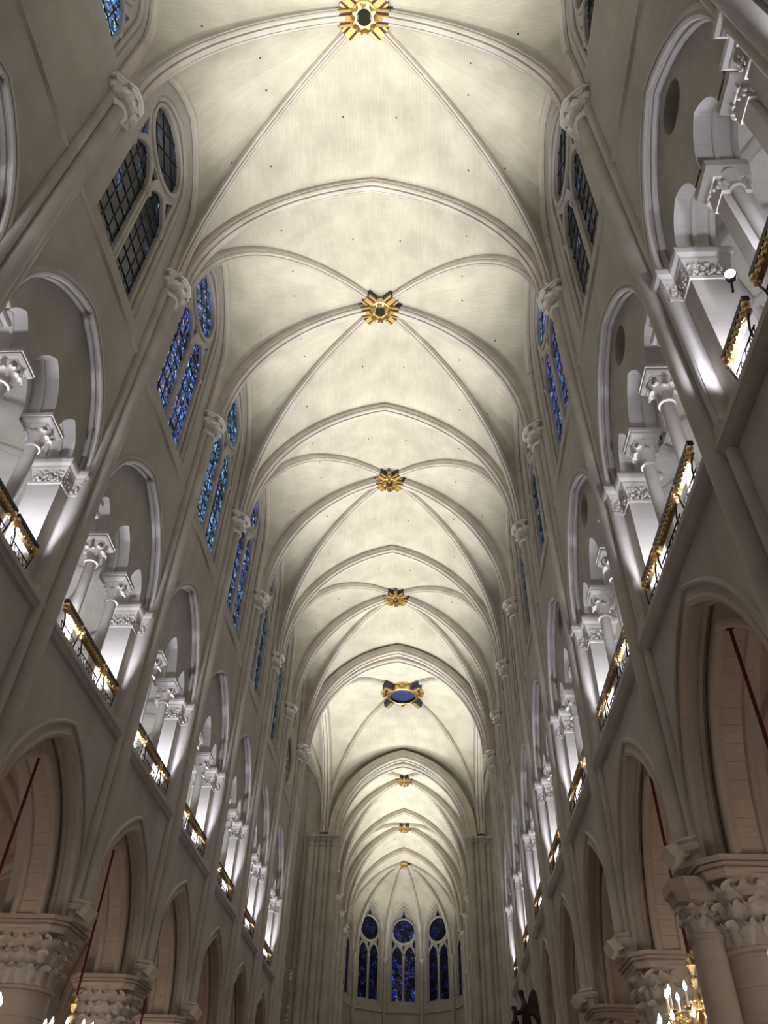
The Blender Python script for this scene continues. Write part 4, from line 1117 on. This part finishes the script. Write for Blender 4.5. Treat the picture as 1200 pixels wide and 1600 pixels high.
# ------------------------------------------------------------------ choir (turned slightly to the left, like the real axis)
CH_Y = [60.2, 66.7, 72.8, 77.7, 83.0, 88.4]
CD = 5.95
CZR = 30.95
for (a, b, c), lab in (((0, 1, 2), 'nearer'), ((2, 3, 4), 'farther')):
    ce, bs = sexpartite((CH_Y[a], CH_Y[b], CH_Y[c]), CZR, 30.5, 5.65, ZC - 0.3, CD - 0.05, 28.9, M['vault'], M['rib'], off=0.0, xf=CHX)
    dirs = [(1, 0, -.34), (-1, 0, -.34)] + [(sx * 5.65, CH_Y[q] - bs.y, -.3) for q in (a, c) for sx in (-1, 1)]
    keystone(CHX @ (bs + Vector((0, 0, -0.46))), dirs, 'small gilded keystone of the %s choir vault' % lab, 0.85)
for sx, nm in ((-1, 'left'), (1, 'right')):
    for k in range(5):
        ya, yb = CH_Y[k], CH_Y[k + 1]; yc = (ya + yb) / 2
        mb = MB()
        wo = [(yc - 1.5, 19.7)] + [(yc + s, 25.8 + z) for s, z in arch(1.5, 2.1, 12)] + [(yc + 1.5, 19.7)]
        fill(mb, [(ya, 0), (yb, 0), (yb, 31.5), (ya, 31.5)], [wo], lambda y, z: (sx * CD, y, z))
        wi = [(yc - 1.41, 20.02)] + [(yc + s, 25.8 + z) for s, z in arch(1.41, 1.99, 12)] + [(yc + 1.41, 20.02)]
        mb.strip([(sx * CD, y, z) for y, z in wo + [wo[0]]], [(sx * (CD + .2), y, z) for y, z in wi + [wi[0]]])
        mb.build('wall_choir_' + nm, M['wall'], kind='structure', xf=CHX)
        window(lambda s, z, d: (sx * (CD + 0.2 + d), yc + s, z), 1.42, 20.0, 25.8, 2.0, 23.5, 26.2, 1.25, M['glass_apse_dim'], detail=False, xf=CHX)
        for z in (10.8, 19.1):
            mb = MB(); mb.box(min(sx * (CD - .14), sx * CD), max(sx * (CD - .14), sx * CD), ya, yb, z, z + .2); mb.build('trim_7', M['dress'], kind='structure', xf=CHX)
        if k >= 1:
            t = thing('choir_shaft', 'stone shaft bundle of the choir, %s side, %s from the crossing' % (nm, ORD[k - 1]), 'pier', (0, 0, 0), 0, 'choir shaft bundles')
            for dy, r, xx in ((-.3, .13, .06), (0, .19, .12), (.3, .13, .06)):
                mb = MB(); mb.tube([(sx * (CD - xx), ya + dy, 0), (sx * (CD - xx), ya + dy, ZC - .9)], r, 12); mb.build('shaft', M['dress'], t, xf=CHX)
            mb = stacked([(tri_plan(q), z) for q, z in ((.75, ZC - 1.0), (.72, ZC - .8), (.9, ZC - .6), (1.1, ZC - .45), (1.1, ZC - .3))])
            me = mb.mesh('capital', M['carved'], 20)
            me.transform(CHX @ Matrix.Translation((sx * CD, ya, 0)) @ Matrix.Rotation(0 if sx < 0 else pi, 4, 'Z')); link('capital', me, t)
# apse
AC = Vector((0, 88.4, 0)); AR = 6.5
vang = [pi - k * pi / 5 for k in range(6)]
AV = [Vector((AR * cos(a), 88.4 + AR * sin(a), 0)) for a in vang]
boss = Vector((0, 88.4, CZR))
mb = MB(); ribs_ = []
zsA = ZC - 0.3
dg = [curve_to((v.x * .97, 88.4 + (v.y - 88.4) * .97, zsA), boss) for v in AV]
ZWA = 28.5
for k in range(5):
    a, b = AV[k], AV[k + 1]; m = (a + b) / 2
    e = (b - a).normalized() * 0.25
    w1 = curve_to((a.x + e.x, a.y + e.y, zsA), (m.x, m.y, ZWA), 10, 2.0); w2 = curve_to((b.x - e.x, b.y - e.y, zsA), (m.x, m.y, ZWA), 10, 2.0)
    web(mb, dg[k], w1, dome=.04); web(mb, dg[k + 1], w2, dome=.04)
    ribs_ += [('wall_rib', w1, RIB_W), ('wall_rib', w2, RIB_W)]
L = curve_to((-5.65, 83, zsA), (0, 83, 30.5)); R_ = curve_to((5.65, 83, zsA), (0, 83, 30.5))
web(mb, dg[0], L); web(mb, dg[5], R_)
ribs_ += [('transverse_rib', L, RIB_T), ('transverse_rib', R_, RIB_T)] + [('radiating_rib', d, RIB_D) for d in dg]
ce = mb.build('ceiling_apse', M['vault'], kind='structure', xf=CHX, angle=50)
for nm, p, pr in ribs_: rib(nm, p, pr, ce, M['rib'], CHX, 1.0)
keystone(CHX @ (boss + Vector((0, 0, -0.44))), [(-cos(a), -sin(a) if False else sin(a), -.1) for a in vang], 'small gilded keystone where the apse ribs meet', 0.85)
for k in range(5):
    a, b = AV[k], AV[k + 1]; m = (a + b) / 2; e = (b - a).normalized(); hl = (b - a).length / 2
    n = Vector((m.x, m.y - 88.4, 0)).normalized()
    Fp = lambda s, z, d: m + e * s + n * d + Vector((0, 0, z))
    mb = MB(); hf = 1.32
    wo = [(-hf - .1, 18.7)] + [(s, 25.3 + z) for s, z in arch(hf + .1, 2.75, 12)] + [(hf + .1, 18.7)]
    fill(mb, [(-hl, 0), (hl, 0), (hl, 31), (-hl, 31)], [wo], lambda s, z: Fp(s, z, 0))
    mb.strip([Fp(s, z, 0) for s, z in wo + [wo[0]]], [Fp(s, z, .2) for s, z in wo + [wo[0]]])
    wi = [(-hf + .01, 18.92)] + [(s, 25.3 + z) for s, z in arch(hf - .01, 2.59, 12)] + [(hf - .01, 18.92)]
    mb.strip([Fp(s, z, .2) for s, z in wo + [wo[0]]], [Fp(s, z, .2) for s, z in wi + [wi[0]]])
    mb.build('wall_apse', M['wall_y'], kind='structure', xf=CHX)
    window(lambda s, z, d: Fp(s, z, 0.2 + d), hf, 18.9, 25.3, 2.6, 23.1, 25.65, 1.26, M['glass_apse' if k == 2 else 'glass_apse_dim'], detail=True, xf=CHX)
    mb = MB(); mb.tube([Fp(-hl, 17.9, -.02), Fp(0, 17.9, -.02), Fp(hl, 17.9, -.02)], 0.07, 6); mb.build('trim_8', M['dress'], kind='structure', xf=CHX)
for k in range(1, 5):
    v = AV[k]; n = Vector((v.x, v.y - 88.4, 0)).normalized(); c = v - n * 0.14
    t = thing('apse_colonnette', 'slender colonnette between apse windows, %s from the left' % ORD[k - 1], 'column', (0, 0, 0), 0, 'apse colonnettes')
    mb = MB(); mb.tube([(c.x, c.y, 0), (c.x, c.y, zsA - .7)], 0.17, 12); mb.build('shaft', M['dress'], t, xf=CHX)
    mb = MB(); mb.lathe([(0.17, -.75), (.2, -.72), (.2, -.68), (.17, -.66), (.2, -.4), (.3, -.15), (.34, -.1), (.34, 0)], 12, (c.x, c.y, zsA)); mb.build('capital', M['carved'], t, xf=CHX)

# ------------------------------------------------------------------ chandeliers
mb = MB(); mb.lathe([(0.012, 1.5), (0.05, 1.47), (0.03, 1.42), (0.09, 1.36), (0.11, 1.28), (0.06, 1.2), (0.04, 1.12), (0.07, 1.06), (0.05, 0.98), (0.035, 0.9), (0.06, 0.8), (0.12, 0.66), (0.14, 0.55), (0.09, 0.45), (0.05, 0.35), (0.09, 0.2), (0.16, 0.1), (0.1, 0.0), (0.02, -0.1)], 16); CH_STEM = mb.mesh('stem', M['gold'])
def ringmesh(r, z):
    mb = MB(); mb.tube([(r * cos(a), r * sin(a), z) for a in [2 * pi * k / 24 for k in range(25)]], 0.022, 6)
    for k in range(24):
        a = 2 * pi * k / 24; lump(mb, r * cos(a), r * sin(a), z, 0.035)
    return mb.mesh('gilt_hoop', M['gold'])
HOOPS = [ringmesh(0.46, 0.5), ringmesh(0.66, 0.08)]
def arm_mesh(r0, z0, r1, z1):
    mb = MB(); ctl = [Vector(q) for q in ((r0, 0, z0), (r0 + (r1 - r0) * .3, 0, z0 - .30), (r1 + .02, 0, z1 - .34), (r1, 0, z1))]
    pts = []
    for k in range(13):
        t = k / 12; pts.append(ctl[0] * (1 - t) ** 3 + ctl[1] * 3 * t * (1 - t) ** 2 + ctl[2] * 3 * t * t * (1 - t) + ctl[3] * t ** 3)
    mb.tube(pts, 0.017, 6)
    mb.tube([(r0 + .02 + .06 * cos(a) + .05, 0, z0 + .02 + .06 * sin(a)) for a in [2 * pi * q / 10 for q in range(9)]], 0.012, 5)
    lump(mb, r0 + (r1 - r0) * .5, 0, (z0 + z1) / 2 - .2, 0.035); lump(mb, r1 - .05, 0, z1 - .12, 0.03)
    return mb.mesh('arm', M['gold'])
ARMS = [arm_mesh(0.08, 0.62, 0.54, 0.52), arm_mesh(0.10, 0.2, 0.76, 0.08)]
mb = MB(); mb.lathe([(0.02, -0.05), (0.03, -0.02), (0.085, 0.02), (0.09, 0.035), (0.03, 0.03)], 10); PAN = mb.mesh('drip_pan', M['gold'])
mb = MB(); mb.lathe([(0.022, 0.03), (0.02, 0.27)], 8); CANDLE = mb.mesh('candle', M['candle'])
mb = MB(); mb.lathe([(0.006, 0.26), (0.032, 0.31), (0.034, 0.345), (0.02, 0.39), (0.003, 0.43)], 8); FLAME = mb.mesh('flame_bulb', M['flame'])
def chandelier(sx, i, label, x=6.62):
    z = 3.98
    if (sx, i) == (1, 2): x, z = 6.74, 3.74
    t = thing('chandelier', label, 'chandelier', (sx * x, BAYS[(sx, i)], z), 0.2 * i, 'candle chandeliers hanging in the arcade')
    link('stem', CH_STEM, t)
    mb = MB(); mb.tube([(0, 0, 1.48), (0, 0, 8.93 - z)], 0.030, 8); mb.build('rope', M['rope'], t)
    mb = MB(); mb.lathe([(0.02, 8.86 - z), (0.09, 8.9 - z), (0.09, 8.97 - z)], 10); mb.build('ceiling_hook', M['iron'], t)
    for h in HOOPS: link('gilt_hoop', h, t)
    for n, r, zz, am in ((9, 0.54, 0.52, ARMS[0]), (12, 0.76, 0.08, ARMS[1])):
        for k in range(n):
            a = 2 * pi * k / n
            o = link('arm', am, t, rot=(0, 0, a))
            link('drip_pan', PAN, o, loc=(r, 0, zz)); link('candle', CANDLE, o, loc=(r, 0, zz)); link('flame_bulb', FLAME, o, loc=(r, 0, zz))
    point((sx * x, BAYS[(sx, i)], z + 0.75), 30, (1.0, 0.86, 0.70), 0.3)
for n, i in enumerate((3, 4, 5)):
    chandelier(-1, i, 'gilt candle chandelier on a crimson rope, %s left-hand arch from the viewer' % ORD[n])
for n, i in enumerate((2, 3)):
    chandelier(1, i, 'gilt candle chandelier on a crimson rope, %s right-hand arch from the viewer' % ORD[n])

# ------------------------------------------------------------------ pulpit with the dark angel on its canopy
PX, PYY = 4.72, 28.4
t = thing('pulpit', 'dark carved pulpit canopy crowned by a winged angel group', 'pulpit', (PX, PYY, 0))
t.scale = (0.94, 0.94, 0.94)
mb = MB(); mb.lathe([(0.7, 0.0), (0.7, 0.1), (0.3, 0.4), (0.22, 1.5), (0.5, 1.9), (0.95, 2.1), (0.95, 3.1), (0.9, 3.1), (0.9, 2.2)], 8); mb.build('pulpit_tub', M['wood'], t)
mb = MB(); mb.box(0.75, 0.95, -0.35, 0.35, 2.0, 4.6); mb.build('back_panel', M['wood'], t)
mb = MB(); mb.lathe([(1.15, 4.3), (1.25, 4.35), (1.25, 4.55), (0.8, 4.75), (0.45, 5.2), (0.3, 5.9), (0.38, 6.0), (0.38, 6.2), (0.001, 6.22)], 8); mb.build('canopy', M['wood'], t)
def skin_figure(name, verts, edges, mat, parent, loc):
    me = bpy.data.meshes.new(name)
    me.from_pydata([v[:3] for v in verts], edges, [])
    o = bpy.data.objects.new(name, me); COL.objects.link(o)
    md = o.modifiers.new('skin', 'SKIN'); o.modifiers.new('sub', 'SUBSURF').levels = 1
    for k, v in enumerate(verts):
        sv = me.skin_vertices[0].data[k]; sv.radius = (v[3], v[4]); sv.use_root = (k == 0)
    dg_ = bpy.context.evaluated_depsgraph_get()
    m2 = bpy.data.meshes.new_from_object(o.evaluated_get(dg_))
    bpy.data.objects.remove(o)
    m2.materials.clear(); m2.materials.append(mat)
    m2.polygons.foreach_set('use_smooth', [True] * len(m2.polygons))
    return link(name, m2, parent, loc=loc)
an = [(0, 0, 0.62, .17, .15), (0, 0, 0.02, .24, .22), (0, 0, 0.3, .2, .18), (-0.02, 0, 0.86, .16, .13), (-0.05, 0, 1.06, .19, .12), (-0.08, 0, 1.2, .06, .06), (-0.13, -.01, 1.36, .125, .125), (-0.14, -.01, 1.46, .10, .11),
      (-0.06, .21, 1.04, .065, .065), (-0.16, .25, .80, .055, .055), (-0.34, .16, .80, .045, .045), (-0.06, -.21, 1.04, .065, .065), (-0.16, -.25, .80, .055, .055), (-0.34, -.16, .78, .045, .045)]
skin_figure('angel_body', an, [(0, 2), (2, 1), (0, 3), (3, 4), (4, 5), (5, 6), (6, 7), (4, 8), (8, 9), (9, 10), (4, 11), (11, 12), (12, 13)], M['wood'], t, (0.12, 0, 6.2))
ch = [(0, 0, 0.4, .13, .12), (0, 0, 0.0, .2, .18), (0, 0, 0.62, .14, .11), (0, 0, 0.76, .05, .05), (-.03, 0, 0.89, .105, .11), (-.03, 0, .97, .08, .09), (-.02, .16, .6, .05, .05), (-.12, .14, .42, .045, .045), (-.02, -.16, .6, .05, .05), (-.12, -.14, .42, .045, .045)]
skin_figure('kneeling_figure', ch, [(0, 1), (0, 2), (2, 3), (3, 4), (4, 5), (2, 6), (6, 7), (2, 8), (8, 9)], M['wood'], t, (-0.26, -0.1, 6.2))
for s in (-1, 1):
    mb = MB()
    outl = [(0.0, 0.95), (0.10, 1.25), (0.22, 1.50), (0.38, 1.60), (0.52, 1.52), (0.58, 1.25), (0.60, 0.95), (0.64, 0.62), (0.66, 0.40), (0.50, 0.62), (0.38, 0.80), (0.18, 0.82)]
    f0 = [mb.add((0.05 + u, s * (0.10 + 0.28 * u), z)) for u, z in outl]; f1 = [mb.add((0.05 + u, s * (0.16 + 0.30 * u), z)) for u, z in outl]
    mb.f.append(f0); mb.f.append(list(reversed(f1)))
    for k in range(len(outl)): mb.f.append([f0[k], f0[(k + 1) % len(outl)], f1[(k + 1) % len(outl)], f1[k]])
    o = mb.build('wing', M['wood'], t); o.location = (0.12, 0, 6.2); o.scale = (0.62, 0.8, 0.9)

# hanging beaded cord by the left crossing pier
t = thing('beaded_cord', 'gilded beaded cord hanging from a small bracket at the left crossing pier', 'cord', (-5.12, 44.4, 10.95))
mb = MB(); mb.box(-0.4, 0.06, -0.02, 0.02, 0.02, 0.06); mb.build('bracket', M['gold'], t)
mb = MB(); mb.tube([(0, 0, 0.02), (0, 0, -6)], 0.02, 6); mb.build('cord', M['bronze'], t)
mb = MB(); lump(mb, 0, 0, 0, 0.075); BEAD = mb.mesh('bead', M['gold'])
for z in (-0.15, -0.3, -1.6, -1.9, -2.15, -2.4, -2.65, -2.9, -3.15, -3.4):
    link('bead', BEAD, t, loc=(0, 0, z))
